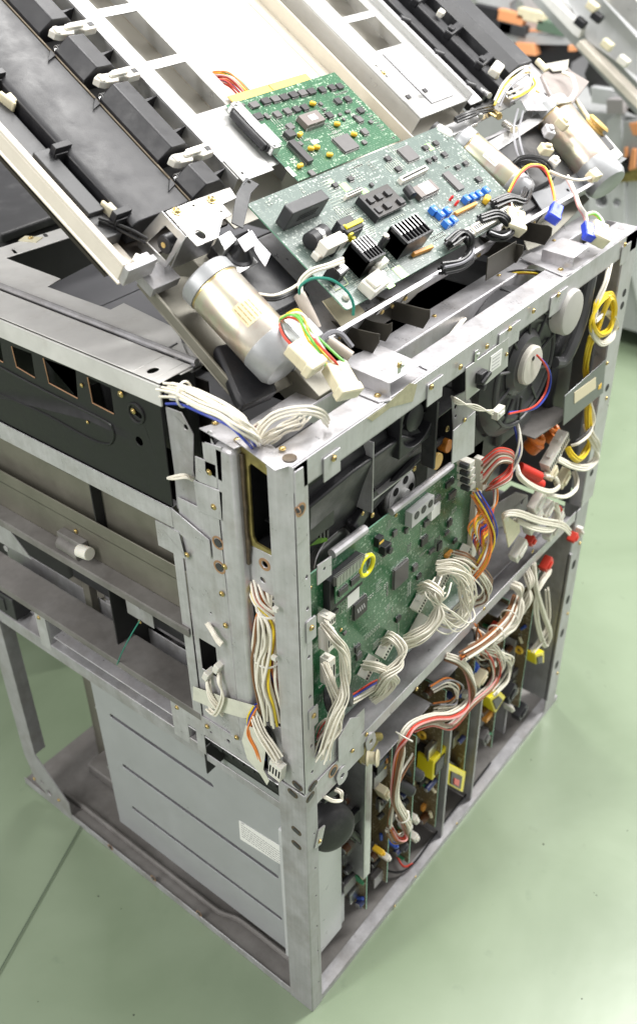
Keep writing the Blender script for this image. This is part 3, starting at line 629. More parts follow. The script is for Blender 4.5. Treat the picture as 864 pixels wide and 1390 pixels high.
k=MB(); k.cyl(T.pt(xq-.0068,vb+.016,.0),T.pt(xq-.006,vb+.016,.0),.003,seg=12); obj('wheel_shaft',k,BRASS,wl)
k=MB(); k.plate(T,px(T,[(321,262),(334,240),(352,250),(341,262),(330,310),(314,302)],.012),[circ(*T.loc(338,247,.012),.002)],.0105,.012); obj('grey_tab_bracket',k,DGREY,U,.0006)
# switch lever block beside the bracket
k=MB(); k.plate(T,px(T,[(295,322),(312,312),(322,325),(306,340)],.01),[],-.004,.010); lv=obj('limit_switch',k,SILV,U,.001)
k=MB(); k.plate(T,px(T,[(322,325),(342,312),(352,328),(333,342)],.016),[],.0145,.016); k.plate(T,px(T,[(336,310),(368,345),(360,362),(345,340)],.010),[],.0085,.010); obj('bracket_arm',k,STEEL,lv,.0006)
k=MB(); k.lathe(T.w(323,348,-.004),T.C,[(0,.016),(.003,.016),(.004,.012),(.010,.007),(.016,.006)],24); obj('idler_wheel',k,BLKP,lv,.0006)
k=MB(); k.plate(T,px(T,[(304,350),(335,338),(350,356),(322,372)],-.002),[circ(*T.loc(323,348,-.002),.011,20)],-.0035,-.002); obj('idler_plate',k,SILV,lv,.0006)
# white plastic end piece of the rail
k=MB(); a,b=T.loc(186,356,-.01); k.cbox(T,a,b,-.014,.012,.010,.010,.5); k.cbox(T,a-.004,b-.004,-.016,.008,.007,.006,.9); obj('white_latch',k,WHITE,U,.0015)
tbox('end_foot',.040,.078,.135,.16,-.036,-.024,STEEL2)
# grey plate between board and beam, white foam corner
k=MB(); k.plate(T,px(T,[(437,408),(470,395),(500,428),(465,445)],-.012),[],-.0135,-.012); obj('foil_corner',k,NYLON,U,.0006)

# ---------------------------------------------------------------- motors
GOLD=None
def zinc():
    m=bpy.data.materials.new('iridescent_zinc_can'); m.use_nodes=True; N=m.node_tree.nodes; K=m.node_tree.links; b=N['Principled BSDF']
    g=N.new('ShaderNodeNewGeometry'); n=N.new('ShaderNodeTexNoise'); n.inputs['Scale'].default_value=28; n.inputs['Detail'].default_value=5; K.new(g.outputs['Position'],n.inputs['Vector'])
    lw_=N.new('ShaderNodeLayerWeight'); lw_.inputs['Blend'].default_value=.35
    ad=N.new('ShaderNodeMath'); ad.operation='MULTIPLY_ADD'; ad.inputs[1].default_value=.9; K.new(n.outputs['Fac'],ad.inputs[0]); ad.inputs[2].default_value=0
    r=N.new('ShaderNodeValToRGB'); K.new(ad.outputs[0],r.inputs['Fac']); e=r.color_ramp.elements
    e[0].position=.25; e[0].color=(.58,.50,.42,1); e[1].position=.7; e[1].color=(.66,.60,.42,1)
    for p,c in ((.36,(.70,.66,.58,1)),(.45,(.62,.50,.42,1)),(.55,(.60,.60,.46,1))): x=e.new(p); x.color=c
    K.new(r.outputs['Color'],b.inputs['Base Color']); b.inputs['Metallic'].default_value=.85; b.inputs['Roughness'].default_value=.33; return m
GOLD=zinc(); MCAP=mat('grey_motor_casting',(.36,.37,.38),.4,.4,.12,50,.05,200)
def motor(name_label, p0, p1, r, capf=.18, group=None, label_at=None):
    """can along p0 (geared end) to p1 (plug end)"""
    p0,p1=Vector(p0),Vector(p1); ax=(p1-p0); Ln=ax.length; ax.normalize()
    t=thing('electric_motor',name_label,'motor',p0,group)
    b=MB(); b.lathe(p0+ax*Ln*.12,ax,[(0,r*.97),(.002,r),(Ln*.62,r),(Ln*.63,r*.985)],40); obj('motor_can',b,GOLD,t)
    b=MB(); b.lathe(p0,ax,[(-.004,r*.55),(-.001,r*.8),(0,r*.98),(.002,r*1.03),(Ln*.12,r*1.03),(Ln*.125,r*.98)],40); obj('end_flange',b,MCAP,t)
    b=MB(); b.lathe(p0+ax*Ln*.13,ax,[(0,r*1.005),(.0015,r*1.008),(.0016,r*1.0)],40); obj('yellow_band',b,BRASS,t)
    b=MB(); b.lathe(p0+ax*Ln*.745,ax,[(0,r*.98),(.001,r*1.02),(Ln*.2,r*1.0),(Ln*.25,r*.88),(Ln*.27,r*.6)],40); obj('end_cap',b,MCAP,t)
    return t,ax
def curved_label(t,p,ax,r,ang0,ang1,l0,l1,ref,rows=5,m=None,ink=(.35,.25,.08)):
    """a paper sticker bent round a can; ref = direction of angle 0"""
    X=Vector(ref); X=(X-ax*X.dot(ax)).normalized(); Y=ax.cross(X); b=MB(); n=8; vs=[];fs=[]
    for i in range(n+1):
        a=math.radians(ang0+(ang1-ang0)*i/n); d=X*math.cos(a)+Y*math.sin(a)
        vs+=[p+ax*l0+d*(r+.0003),p+ax*l1+d*(r+.0003)]
    for i in range(n): fs.append([2*i,2*i+1,2*i+3,2*i+2])
    b.add(vs,fs); st=obj('sticker',b,m or mat('yellowed_sticker',(.72,.62,.40),.5,0,.08,60),t)
    b=MB(); rnd=random.Random(3)
    for k in range(rows):
        aa=math.radians(ang0+(ang1-ang0)*(k+.7)/(rows+.4)); pos=l0+.002
        while pos<l1-.003:
            w_=rnd.uniform(.0025,.008); w_=min(w_,l1-.002-pos)
            d0=X*math.cos(aa)+Y*math.sin(aa); d1=X*math.cos(aa+.028)+Y*math.sin(aa+.028)
            b.add([p+ax*pos+d0*(r+.0006),p+ax*(pos+w_)+d0*(r+.0006),p+ax*(pos+w_)+d1*(r+.0006),p+ax*pos+d1*(r+.0006)],[[0,1,2,3]]); pos+=w_+.0008
    obj('print',b,mat('sticker_ink',ink,.6),st)
mp0=T.w(277,376,.0); mp1=T.w(390,498,.0)
mL,axL=motor('large gold tinted motor with a yellowed sticker at the near end of the slanted unit',mp0,mp1,.0285)
curved_label(mL,mp0,axL,.0285,-24,22,.052,.076,(-.5,-.3,1))
b=MB(); e=mp1-axL*.004; b.cbox(T,*T.loc(408,462,.0),-.004,.030,.024,.020,.0); obj('plug_housing',b,MCAP,mL,.002)
q0=T.w(742,148,.0); q1=T.w(826,252,.0)
mR,axR=motor('big gold tinted motor at the far right end of the slanted unit',q0,q1,.030)
s0=T.w(622,190,.0); s1=T.w(712,268,.0)
mS,axS=motor('smaller silver motor with a white sticker beside the large circuit board',s0,s1,.0225)
curved_label(mS,s0,axS,.0225,-25,25,.040,.062,(-.5,-.3,1),4,LABW,(.15,.2,.6))
# geared brackets of the right end
k=MB(); k.plate(T,px(T,[(655,190),(700,165),(742,120),(760,140),(720,190),(668,232)],-.02),[circ(*T.loc(700,190,-.02),.006)],-.022,-.02); rb=obj('right_bracket',k,STEEL2,U,.0008)
k=MB(); k.plate(T,px(T,[(690,110),(720,85),(765,125),(745,150),(715,150)],.014),[circ(*T.loc(720,105,.014),.004),circ(*T.loc(740,128,.014),.003)],.0125,.014); obj('right_bracket',k,STEEL2,U,.0008)
k=MB(); k.plate(T,px(T,[(735,100),(765,82),(775,95),(800,110),(770,150),(750,135)],.02),[],.01,.02); obj('solenoid',k,mat('pinkish_coil_tape',(.27,.235,.22),.4,.1,.15,60),U,.003)
k=MB(); k.cyl(T.w(728,82,.02),T.w(742,96,.02),.005); obj('nylon_bush',k,NYLON,U,.001)
k=MB(); k.plate(T,px(T,[(740,86),(772,80),(770,95),(750,97)],.024),[],.0225,.024); obj('coil_yoke',k,OLIVEL,U,.0006)
k=MB(); k.lathe(T.w(805,175,.01),(Vector((.35,-.5,.75))),[(0,.016),(.003,.019),(.005,.013),(.008,.013),(.010,.019),(.013,.016)],28); obj('belt_pulley',k,mat('amber_plastic',(.62,.42,.14),.4,0,.1,50),U,.0005)
k=MB(); k.cyl(T.w(778,132,.015),T.w(806,172,.015),.0035); obj('pulley_shaft',k,NYLON,U)
k=MB(); k.plate(T,px(T,[(795,195),(822,182),(846,210),(820,232)],.012),[],-.01,.012); sm=obj('stepper_body',k,mat('light_grey_casting',(.5,.5,.5),.4,.3,.1,40),U,.002)
k=MB(); k.plate(T,px(T,[(806,190),(820,184),(834,200),(818,208)],.014),[],-.01,.014); obj('stepper_stripe',k,BLKS,sm,.001)
k=MB(); k.cyl(T.w(585,175,-.005),T.w(598,186,-.005),.012); k.cyl(T.w(594,183,-.005),T.w(604,192,-.005),.008); obj('shaft_coupler',k,BLKS,U,.001)
k=MB(); a,b=T.loc(600,182,.006); k.cbox(T,a,b,.0,.018,.022,.014,.5); obj('white_stop',k,WHITE,U,.004)
k=MB(); k.box(T,.575,.80,.012,.132,-.0245,-.016); k.box(T,.63,.70,.03,.12,-.016,-.002); obj('dark_cover',k,BLKS,U,.002)
k=MB(); k.cyl(T.w(690,215,-.02),T.w(705,235,-.02),.018); obj('spur_gear',k,mat('pale_grey_nylon',(.5,.5,.48),.4,0,.1,50),U,.001)
k=MB(); k.plate(T,px(T,[(700,300),(780,250),(800,270),(740,330),(715,340)],-.035),[],-.037,-.035); obj('beam_wing',k,OLIVE,U,.001)
k=MB(); k.plate(T,px(T,[(820,205),(850,215),(775,270),(735,285),(720,262),(760,250)],-.012),[circ(*T.loc(800,245,-.012),.003),circ(*T.loc(770,258,-.012),.003)],-.014,-.012); obj('end_plate',k,mat('dark_grey_sheet',(.16,.165,.175),.4,.4,.15,14),U,.001)
# ================================================================ circuit boards
def pcb(name, fr, base, trace, pad, scale=1.0, dens=.62, lum=1.0, rough=.3):
    m=bpy.data.materials.new(name); m.use_nodes=True; N=m.node_tree.nodes; K=m.node_tree.links; bs=N['Principled BSDF']
    g=N.new('ShaderNodeNewGeometry')
    def dot(v):
        d=N.new('ShaderNodeVectorMath'); d.operation='DOT_PRODUCT'; K.new(g.outputs['Position'],d.inputs[0]); d.inputs[1].default_value=v; return d.outputs['Value']
    cb=N.new('ShaderNodeCombineXYZ'); K.new(dot(fr.A),cb.inputs[0]); K.new(dot(fr.B),cb.inputs[1]); V=cb.outputs[0]
    def vor(sc_,dist='CHEBYCHEV',off=(0,0,0)):
        mp=N.new('ShaderNodeMapping'); K.new(V,mp.inputs['Vector']); mp.inputs['Location'].default_value=off
        v=N.new('ShaderNodeTexVoronoi'); v.voronoi_dimensions='2D'; v.distance=dist; v.inputs['Scale'].default_value=sc_*scale; v.inputs['Randomness'].default_value=.75 if sc_<100 else .22; K.new(mp.outputs[0],v.inputs['Vector']); return v
    def math_(op,a,b=None,c=None):
        n=N.new('ShaderNodeMath'); n.operation=op
        for i,x in enumerate((a,b,c)):
            if x is None: continue
            if isinstance(x,(int,float)): n.inputs[i].default_value=x
            else: K.new(x,n.inputs[i])
        return n.outputs[0]
    def sep(o):
        s=N.new('ShaderNodeSeparateXYZ'); K.new(o,s.inputs[0]); return s.outputs
    def mix(f,a,b):
        mx=N.new('ShaderNodeMix'); mx.data_type='RGBA'; cs=[i for i in mx.inputs if i.type=='RGBA']; K.new(f,mx.inputs['Factor'])
        for s,x in zip(cs,(a,b)):
            if isinstance(x,tuple): s.default_value=(*x,1)
            else: K.new(x,s)
        return [o for o in mx.outputs if o.type=='RGBA'][0]
    X,Y,_=sep(V)
    big=vor(38); cx_,cy_,cz_=sep(big.outputs['Color'])
    hz=math_('GREATER_THAN',cx_,.5)
    co=math_('ADD',math_('MULTIPLY',X,hz),math_('MULTIPLY',Y,math_('SUBTRACT',1.0,hz)))
    dg=math_('ADD',co,math_('MULTIPLY',math_('SUBTRACT',X,Y),math_('MULTIPLY',math_('GREATER_THAN',cy_,.75),.7)))
    ln=math_('GREATER_THAN',math_('SINE',math_('MULTIPLY',dg,2600*scale)),.35)
    on=math_('GREATER_THAN',cz_,.3); col=mix(math_('MULTIPLY',ln,on),base,trace)
    # via dots
    v2=vor(420,'EUCLIDEAN'); r2=sep(v2.outputs['Color'])[0]
    via=math_('MULTIPLY',math_('LESS_THAN',v2.outputs['Distance'],.22),math_('GREATER_THAN',r2,.72)); col=mix(via,col,tuple(min(1,x*.8) for x in pad))
    # rectangular pads and silk-screen marks in clusters
    n=N.new('ShaderNodeTexNoise'); n.inputs['Scale'].default_value=26*scale; n.inputs['Detail'].default_value=2; K.new(V,n.inputs['Vector'])
    cl=math_('GREATER_THAN',n.outputs['Fac'],.50)
    for sc_,th,rr,off in ((190,dens,.26,(0,0,0)),(330,dens+.06,.3,(.3,.1,0))):
        v3=vor(sc_,'CHEBYCHEV',off); q=sep(v3.outputs['Color'])
        p=math_('MULTIPLY',math_('LESS_THAN',v3.outputs['Distance'],rr),math_('GREATER_THAN',q[1],th)); p=math_('MULTIPLY',p,cl); col=mix(p,col,pad)
    # fine silk-screen letter rows
    sx=math_('GREATER_THAN',math_('SINE',math_('MULTIPLY',Y,900*scale)),.55); wn=N.new('ShaderNodeTexWhiteNoise'); wn.noise_dimensions='2D'
    sn=N.new('ShaderNodeVectorMath'); sn.operation='SNAP'; K.new(V,sn.inputs[0]); sn.inputs[1].default_value=(.0009/scale,.0013/scale,1); K.new(sn.outputs[0],wn.inputs['Vector'])
    n4=N.new('ShaderNodeTexNoise'); n4.inputs['Scale'].default_value=60*scale; K.new(V,n4.inputs['Vector'])
    t_=math_('MULTIPLY',math_('MULTIPLY',sx,math_('GREATER_THAN',wn.outputs['Value'],.5)),math_('GREATER_THAN',n4.outputs['Fac'],.60)); col=mix(t_,col,pad)
    K.new(col,bs.inputs['Base Color']); bs.inputs['Roughness'].default_value=rough; bs.inputs['Coat Weight'].default_value=.5; bs.inputs['Coat Roughness'].default_value=.15
    return m
EDGE=mat('fibreglass_edge',(.25,.5,.36),.4)
TIN=mat('tinned_leads',(.6,.6,.58),.3,.85)
def board(label, fr, outline, c, th, m, cat='circuit board', holes=()):
    xs=[p[0] for p in outline]; ys=[p[1] for p in outline]
    t=thing('circuit_board',label,cat,fr.pt(sum(xs)/len(xs),sum(ys)/len(ys),c))
    k=MB(); k.plate(fr,outline,holes,c-th,c); 
    n=len(outline)+sum(len(h) for h in holes); k.m=[0]*(len(k.f)-n)+[1]*n
    k.m=[0]*len(k.f)
    for i in range(len(k.f)-n,len(k.f)): k.m[i]=1
    obj('laminate',k,[m,EDGE],t); return t
def chip(t,fr,a,b,c,la,lb,h=.003,rot=0,m=None,pins='ab',lab=None,name='microchip',dot=True):
    ca,sa=math.cos(rot),math.sin(rot); q=lambda x,y:(a+x*ca-y*sa,b+x*sa+y*ca)
    k=MB(); k.cbox(fr,a,b,c+.0005,la,lb,h,rot)
    o=obj(name,k,m or CHIP,t,.0004)
    if pins:
        k=MB()
        if 'a' in pins:
            n=max(3,int(la/.0018)); 
            for i in range(n):
                x=(i+.5)/n*la-la/2
                for s_ in (-1,1):
                    p=q(x,s_*(lb/2+.0006)); k.cbox(fr,p[0],p[1],c,.0006,.0014,h*.5,rot)
        if 's' in pins:
            n=max(3,int(lb/.0018))
            for i in range(n):
                x=(i+.5)/n*lb-lb/2
                for s_ in (-1,1):
                    p=q(s_*(la/2+.0006),x); k.cbox(fr,p[0],p[1],c,.0014,.0006,h*.5,rot)
        obj('pins',k,TIN,o,smooth=False)
    if lab:
        k=MB(); p=q(lab[0]*la,lab[1]*lb); k.cbox(fr,p[0],p[1],c+h+.0005,la*lab[2],lb*lab[3],.0003,rot); obj('paper_label',k,lab[4] if len(lab)>4 else LABW,o)
    return o
def smd(t,fr,c,area_,n,seed,holes=()):
    """uncountable surface-mount bits and solder pads"""
    rnd=random.Random(seed); k=MB(); a0,a1,b0,b1=area_
    pts=[]
    while len(pts)<n:
        a,b=rnd.uniform(a0,a1),rnd.uniform(b0,b1); r=rnd.choice((0,math.pi/2)); m_=rnd.randint(1,9); rows=rnd.randint(1,3); g=rnd.random(); st=rnd.choice((.0026,.0032,.004))
        for i in range(m_):
            for j in range(rows):
                x,y=(a+j*.0046,b+i*st) if r==0 else (a+i*st,b+j*.0046)
                if a0<x<a1 and b0<y<b1: pts.append((x,y,r,g))
    for a,b,r,g in pts:
        w_,l_=rnd.uniform(.0008,.0016),rnd.uniform(.0016,.0034)
        if g<.45: k.cbox(fr,a,b,c,l_,w_,.0007,r,0); 
        elif g<.8:
            k.cbox(fr,a,b,c,l_,w_,.0006,r,1); 
            for s_ in (-1,1): k.cbox(fr,a+s_*l_*.45*math.cos(r),b+s_*l_*.45*math.sin(r),c,.0006,w_*1.05,.0007,r,0)
        else:
            for j in range(rnd.randint(3,7)): k.cbox(fr,a+(j*.0018 if r==0 else 0),b+(j*.0018 if r else 0),c,.0009,.0009,.0005,r,0)
    return obj('surface_mount_parts',k,[mat('solder_and_ink',(.42,.46,.40),.4,.2),CHIP],t,kind='stuff',smooth=False)
def cap_bead(t,fr,a,b,c,rot=.6,m=None,l=.008,r=.0028):
    k=MB(); d=fr.A*math.cos(rot)+fr.B*math.sin(rot); p=fr.pt(a,b,c+r); k.lathe(p-d*l/2,d,[(0,r*.3),(.0006,r*.8),(.0015,r),(l-.0015,r),(l-.0006,r*.8),(l,r*.3)],10); obj('yellow_capacitor' if m is None else 'capacitor',k,m or mat('yellow_epoxy',(.80,.50,.04),.35),t)
def zc(ox,oy,s=2.88): return lambda u,v:(ox+u/s,oy+v/s)

# --- board one: bright green, with gold edge strip
z2=zc(200,0); n1=.0125
o1=px(T,[(304,145),(455,112),(548,196),(400,262)],n1)
# squared up to the unit's own axes
A0,A1,B0,B1=.272,.470,.1645,.2865
PCB1=pcb('bright_green_solder_mask',T,(.022,.095,.042),(.035,.14,.065),(.30,.42,.30),1.0,.84)
b1=board('bright green circuit board with a gold edge strip and rows of small black chips',T,rect(A0,A1,B0,B1),n1,.0016,PCB1)
k=MB(); 
k.box(T,.284,.352,B1,B1+.0105,n1-.0015,n1+.0001); k.box(T,.354,.424,B1,B1+.0105,n1-.0015,n1+.0001); obj('gold_edge_contact',k,mat('gold_plating',(.72,.50,.16),.35,.5,.1,60),b1)
def t1(u,v,n=n1): return T.loc(*z2(u,v),n)
for i,(u,v) in enumerate([(415,415),(460,400),(497,392),(532,385),(568,375),(603,368),(638,362),(680,355),(718,347),(748,342),(430,460),(545,440),(580,432),(612,425),(505,452),(742,400),(780,392),(708,455),(830,436),(825,472),(845,520),(555,500)]):
    a,b=t1(u,v); big=u in (415,460,497,532,568,603,638,430)
    chip(b1,T,a,b,n1,.0125 if big else .010,.0085,.0028,0,CHIPG if u%2 else CHIP,'a' if i%3 else 's')
for u,v,la,lb in ((370,415,.006,.004),(675,410,.005,.005),(465,458,.006,.008),(750,452,.005,.004),(765,470,.004,.004),(690,432,.005,.003),(595,565,.006,.006),(870,480,.006,.005),(780,440,.008,.004),(640,680,.008,.008),(845,560,.007,.006)):
    a,b=t1(u,v); chip(b1,T,a,b,n1,la,lb,.002,0,CHIPG,None)
a,b=t1(633,480); chip(b1,T,a,b,n1,.034,.017,.0075,0,mat('brown_grey_socket',(.16,.135,.125),.45),'a',(.05,.0,.35,.45))
a,b=t1(551,535); chip(b1,T,a,b,n1,.013,.010,.006,0,CHIP,None)
a,b=t1(772,565); chip(b1,T,a,b,n1,.028,.023,.003,0,CHIPG,'as')
for u,v in ((592,604),): a,b=t1(u,v); chip(b1,T,a,b,n1,.010,.034,.006,0,CHIP,'s')
for u,v,r in ((642,412,-.6),(592,533,.3),(635,588,-.5),(658,583,-.5),(708,612,-.5),(593,655,0),(737,492,-.5),(803,532,-.7)): a,b=t1(u,v); cap_bead(b1,T,a,b,n1,r)
for (u,v,la,lb) in ((485,522,.005,.030),(655,555,.012,.005),(560,672,.006,.014)): a,b=t1(u,v); k=MB(); k.cbox(T,a,b,n1,la,lb,.0006); obj('paper_label',k,LABW,b1)
k=MB(); k.box(T,A0-.008,A0+.006,.205,.278,n1+.0005,n1+.012); k.box(T,A0-.010,A0-.008,.21,.273,n1+.002,n1+.010,1); 
ds=obj('d_connector',k,[SILV,BLKP],b1,.001)
k=MB(); k.box(T,A0-.014,A0-.008,.213,.270,n1+.001,n1+.0105); obj('connector_shell',k,BLKP,ds,.002)
for vv in (.209,.274): inst('screw',SCREWS,place(T,T.pt(A0-.004,vv,n1+.012),1,.9),ds)
smd(b1,T,n1,(A0+.012,A1-.006,B0+.004,B1-.03),170,5)

# --- board two: large, dark green with the power section
n2=.012
PCB2=pcb('dark_green_solder_mask',T,(.10,.135,.12),(.14,.185,.165),(.36,.41,.37),1.0,.80)
a_=T.loc(336,272,n2); b_=T.loc(464,415,n2); c_=T.loc(590,172,n2)
print('board2',a_,b_,c_,T.loc(676,257,n2),T.loc(600,340,n2))
X0,X1,V0,V1=.184,.560,.006,.162
b2=board('largest dark green circuit board with black finned heat sinks and blue trimmers',T,slot((X0+X1)/2,(V0+V1)/2,X1-X0,V1-V0,0,.004),n2,.0018,PCB2)
z3=zc(400,60); z5=zc(300,180); z8=lambda u,v:(300+u/3.927,220+v/3.927); z9=lambda u,v:(480+u/3.927,120+v/3.927)
def t2(z,u,v,n=n2): return T.loc(*z(u,v),n)
# chips (z9 zoom)
for u,v,la,lb,pn in ((285,355,.024,.022,'as'),(525,500,.014,.030,'s'),(378,322,.009,.007,'a'),(432,298,.009,.007,'a'),(178,380,.009,.007,'a'),(232,435,.009,.007,'a'),(395,392,.007,.006,'a'),(425,378,.007,.006,'a'),(478,358,.009,.007,'a'),(548,425,.009,.006,'a'),(590,405,.009,.006,'a'),(660,490,.010,.008,'a'),(25,545,.006,.005,'a'),(90,520,.005,.005,None)):
    a,b=t2(z9,u,v); chip(b2,T,a,b,n2,la,lb,.0028,0,CHIPG if la>.012 else CHIP,pn)
for u,v in ((155,555),(215,530),(235,290),(440,210),(505,185)): a,b=t2(z3,u,v); chip(b2,T,a,b,n2,.008,.006,.0025,0,CHIP,'a')
# white rows of connectors
for u0,v0,u1,v1,w_ in ((405,545,505,495,.007),(190,610,255,580,.004)):
    a,b=t2(z3,u0,v0); c,d=t2(z3,u1,v1); k=MB(); an=math.atan2(d-b,c-a); k.cbox(T,(a+c)/2,(b+d)/2,n2,math.hypot(c-a,d-b),w_,.007,an); 
    k.cbox(T,(a+c)/2,(b+d)/2+.0,n2+.007,math.hypot(c-a,d-b)*.9,w_*.35,.0006,an,1); obj('white_header',k,[WHITE,DARKIN],b2,.0006)
# six-key daughter module
a,b=t2(z3,345,610,n2+.008); k=MB(); k.cbox(T,a,b,n2+.004,.056,.034,.004); dm=obj('daughter_board',k,mat('black_daughter_laminate',(.03,.026,.024),.4),b2,.0004)
k=MB(); k.cbox(T,a-.029,b-.001,n2,.004,.034,.010); obj('module_rail',k,BLKP,dm,.0005)
for u,v in ((295,612),(327,598),(362,583),(325,650),(360,632),(412,615)): x,y=t2(z3,u,v,n2+.009); chip(dm,T,x,y,n2+.0075,.0095,.008,.0035,0,CHIP,None)
# EPROM with a label and round capacitors
a,b=t2(z3,500,580); chip(b2,T,a,b,n2,.040,.017,.007,0,mat('brown_grey_socket',(.16,.135,.125),.45),'a',(.05,0,.55,.9))
a,b=t2(z3,447,597); k=MB(); k.lathe(T.pt(a-.006,b-.006,n2+.008),T.B+T.A*.2,[(0,.004),(.001,.006),(.014,.006),(.015,.004)],18); obj('black_capacitor',k,BLKP,b2)
# tall grey module
p=[T.loc(*z8(u,v),n2) for u,v in ((247,300),(300,320))]
bx=.199; 
k=MB(); k.box(T,.196,.258,.116,.130,n2,n2+.026); tm=obj('grey_power_module',k,DGREY,b2,.0012)
k=MB(); rnd=random.Random(4)
for r_ in range(3):
    x=.212
    while x<.244: w_=rnd.uniform(.001,.004); k.box(T,x,x+w_,.1155,.1158,n2+.009+r_*.0035,n2+.0106+r_*.0035); x+=w_+.001
obj('print',k,mat('faint_grey_ink',(.04,.04,.042),.6),tm)
# black cylinder lying down, white relay, black relay
k=MB(); p=T.pt(.203,.088,n2+.010); k.lathe(p,T.A*1+T.B*.1,[(0,.007),(.001,.0095),(.028,.0095),(.030,.008)],22); bc=obj('black_capacitor',k,BLKP,b2)
k=MB(); k.lathe(p+T.A*.012+T.B*.001,T.A*1+T.B*.1,[(0,.0097),(.006,.0097)],22); obj('silver_stripe',k,SILV,bc)
k=MB(); k.box(T,.205,.240,.066,.080,n2+.006,n2+.020); k.box(T,.200,.212,.068,.078,n2,n2+.008); k.box(T,.240,.246,.070,.077,n2+.010,n2+.017); obj('white_relay',k,WHITE,b2,.001)
k=MB(); k.cbox(T,.203,.045,n2,.018,.016,.016,.15); k.cbox(T,.203,.045,n2+.016,.015,.013,.0012,.15,1); 
for i in range(6): k.cbox(T,.197+i*.0024,.045,n2+.0172,.0012,.009,.0003,.15)
obj('black_relay',k,[BLKP,SILV],b2,.0008)
k=MB(); k.tube([T.pt(.190,.038,n2+.002),T.pt(.190,.030,n2+.002),T.pt(.212,.030,n2+.002),T.pt(.214,.04,n2+.002)],.0005,5); obj('ink_frame',k,mat('pale_green_ink',(.55,.65,.35),.5),b2)
# finned heat sinks
def heatsink(x0,x1,v0,v1,h,nf):
    k=MB(); k.box(T,x0,x1,v0,v0+.003,n2,n2+h); k.box(T,x0,x0+.002,v0,v1,n2,n2+h); k.box(T,x0,x1,v1-.003,v1,n2,n2+h*.95)
    k.box(T,x0,x1*.6+x0*.4,v0,v1,n2,n2+h*.86)
    n=nf
    for i in range(n): x=x0+(i+.5)/n*(x1-x0); k.box(T,x-.0008,x+.0008,v0,v1,n2,n2+h)
    o=obj('heat_sink',k,mat('black_anodised',(.018,.018,.02),.35,.3),b2,.0004)
    k=MB()
    for i in range(n): x=x0+(i+.5)/n*(x1-x0); k.box(T,x-.0009,x+.0009,v0+(v1-v0)*.45,v1+.0002,n2+h,n2+h+.0006)
    obj('fin_edge',k,SILV,o); return o
heatsink(.232,.262,.030,.060,.026,6); heatsink(.300,.352,.028,.056,.026,8)
for a,b in ((.293,.050),(.226,.07),(.250,.082)):
    k=MB(); k.lathe(T.pt(a,b,n2),T.C,[(0,.0045),(.016,.0045),(.018,.0035)],14); obj('black_capacitor',k,BLKP,b2)
k=MB(); k.cyl(T.pt(.293,.052,n2+.018),T.pt(.293,.052,n2+.0195),.0035); obj('nylon_bush',k,WHITE,b2)
# yellow taped transformer
k=MB(); k.box(T,.252,.276,.072,.094,n2,n2+.016); k.box(T,.249,.279,.074,.079,n2,n2+.018); tf=obj('small_transformer',k,BLKP,b2,.0008)
k=MB(); k.box(T,.2515,.258,.0715,.086,n2+.004,n2+.0165); k.box(T,.2515,.280,.078,.083,n2+.0165,n2+.0205); k.box(T,.258,.264,.069,.0735,n2+.004,n2+.010); obj('yellow_tape',k,mat('yellow_polyester_tape',(.85,.72,.02),.35),tf,.0005)
# blue trimmers
for u,v,z in ((540,650,z3),(566,668,z3),(592,655,z3),(592,702,z3),(616,690,z3),(668,608,z3),(692,600,z3),(715,590,z3),(743,575,z3)):
    a,b=t2(z,u,v,n2+.004); k=MB(); k.cbox(T,a,b,n2,.0085,.0095,.008,.0); k.cbox(T,a,b-.001,n2+.008,.003,.0045,.0008,0,1); o=obj('blue_trimmer',k,[mat('blue_trimmer_plastic',(.03,.17,.62),.3),mat('trimmer_screw',(.5,.6,.75),.3,.3)],b2,.0008)
for u,v in ((610,603),(631,622)): a,b=t2(z3,u,v,n2+.003); k=MB(); k.lathe(T.pt(a,b,n2),T.C,[(0,.0018),(.006,.0018),(.0075,.001)],10); obj('red_led',k,mat('red_led_epoxy',(.75,.03,.03),.2),b2)
for u0,v0,u1,v1 in ((618,672,700,632),(455,830,530,800)):
    a,b=t2(z3,u0,v0); c,d=t2(z3,u1,v1); k=MB(); k.cbox(T,(a+c)/2,(b+d)/2,n2,math.hypot(c-a,d-b),.0045,.006,math.atan2(d-b,c-a)); obj('orange_resistor_network',k,mat('orange_epoxy',(.75,.33,.06),.4),b2,.0008)
a,b=t2(z3,740,618); k=MB(); k.cbox(T,a,b,n2,.012,.008,.009,.4); obj('yellow_capacitor',k,mat('yellow_epoxy',(.80,.50,.04),.35),b2,.002)
# bottom edge connectors
for x0,x1 in ((.385,.432),(.436,.490),(.494,.550)):
    k=MB(); k.box(T,x0,x1,.008,.019,n2,n2+.009); n=int((x1-x0)/.004)
    for i in range(n): k.box(T,x0+.003+i*.004,x0+.005+i*.004,.0105,.0165,n2+.009,n2+.0094,1)
    obj('white_header',k,[WHITE,DARKIN],b2,.0008)
for (a,b,la,lb,h,r) in ((.236,.014,.034,.020,.013,.12),(.262,.030,.028,.009,.012,.1)):
    k=MB(); k.cbox(T,a,b,n2,la,lb,h,r); k.cbox(T,a-la*.2,b,n2+h,la*.4,lb*.8,.004,r); obj('white_power_connector',k,WHITE,b2,.0015)
for a,b,w_,h_ in ((.262,.010,.012,.014),(.290,.014,.014,.016),(.325,.135,.012,.012),(.345,.118,.012,.012),(.312,.148,.008,.008),(.505,.140,.010,.012)):
    k=MB(); k.cbox(T,a,b,n2,w_,h_,.0004); k.cbox(T,a,b,n2+.0004,w_*.15,h_,.0003,0,1); obj('test_pad',k,[mat('lime_solder_pad',(.35,.62,.22),.35,.2),TIN],b2)
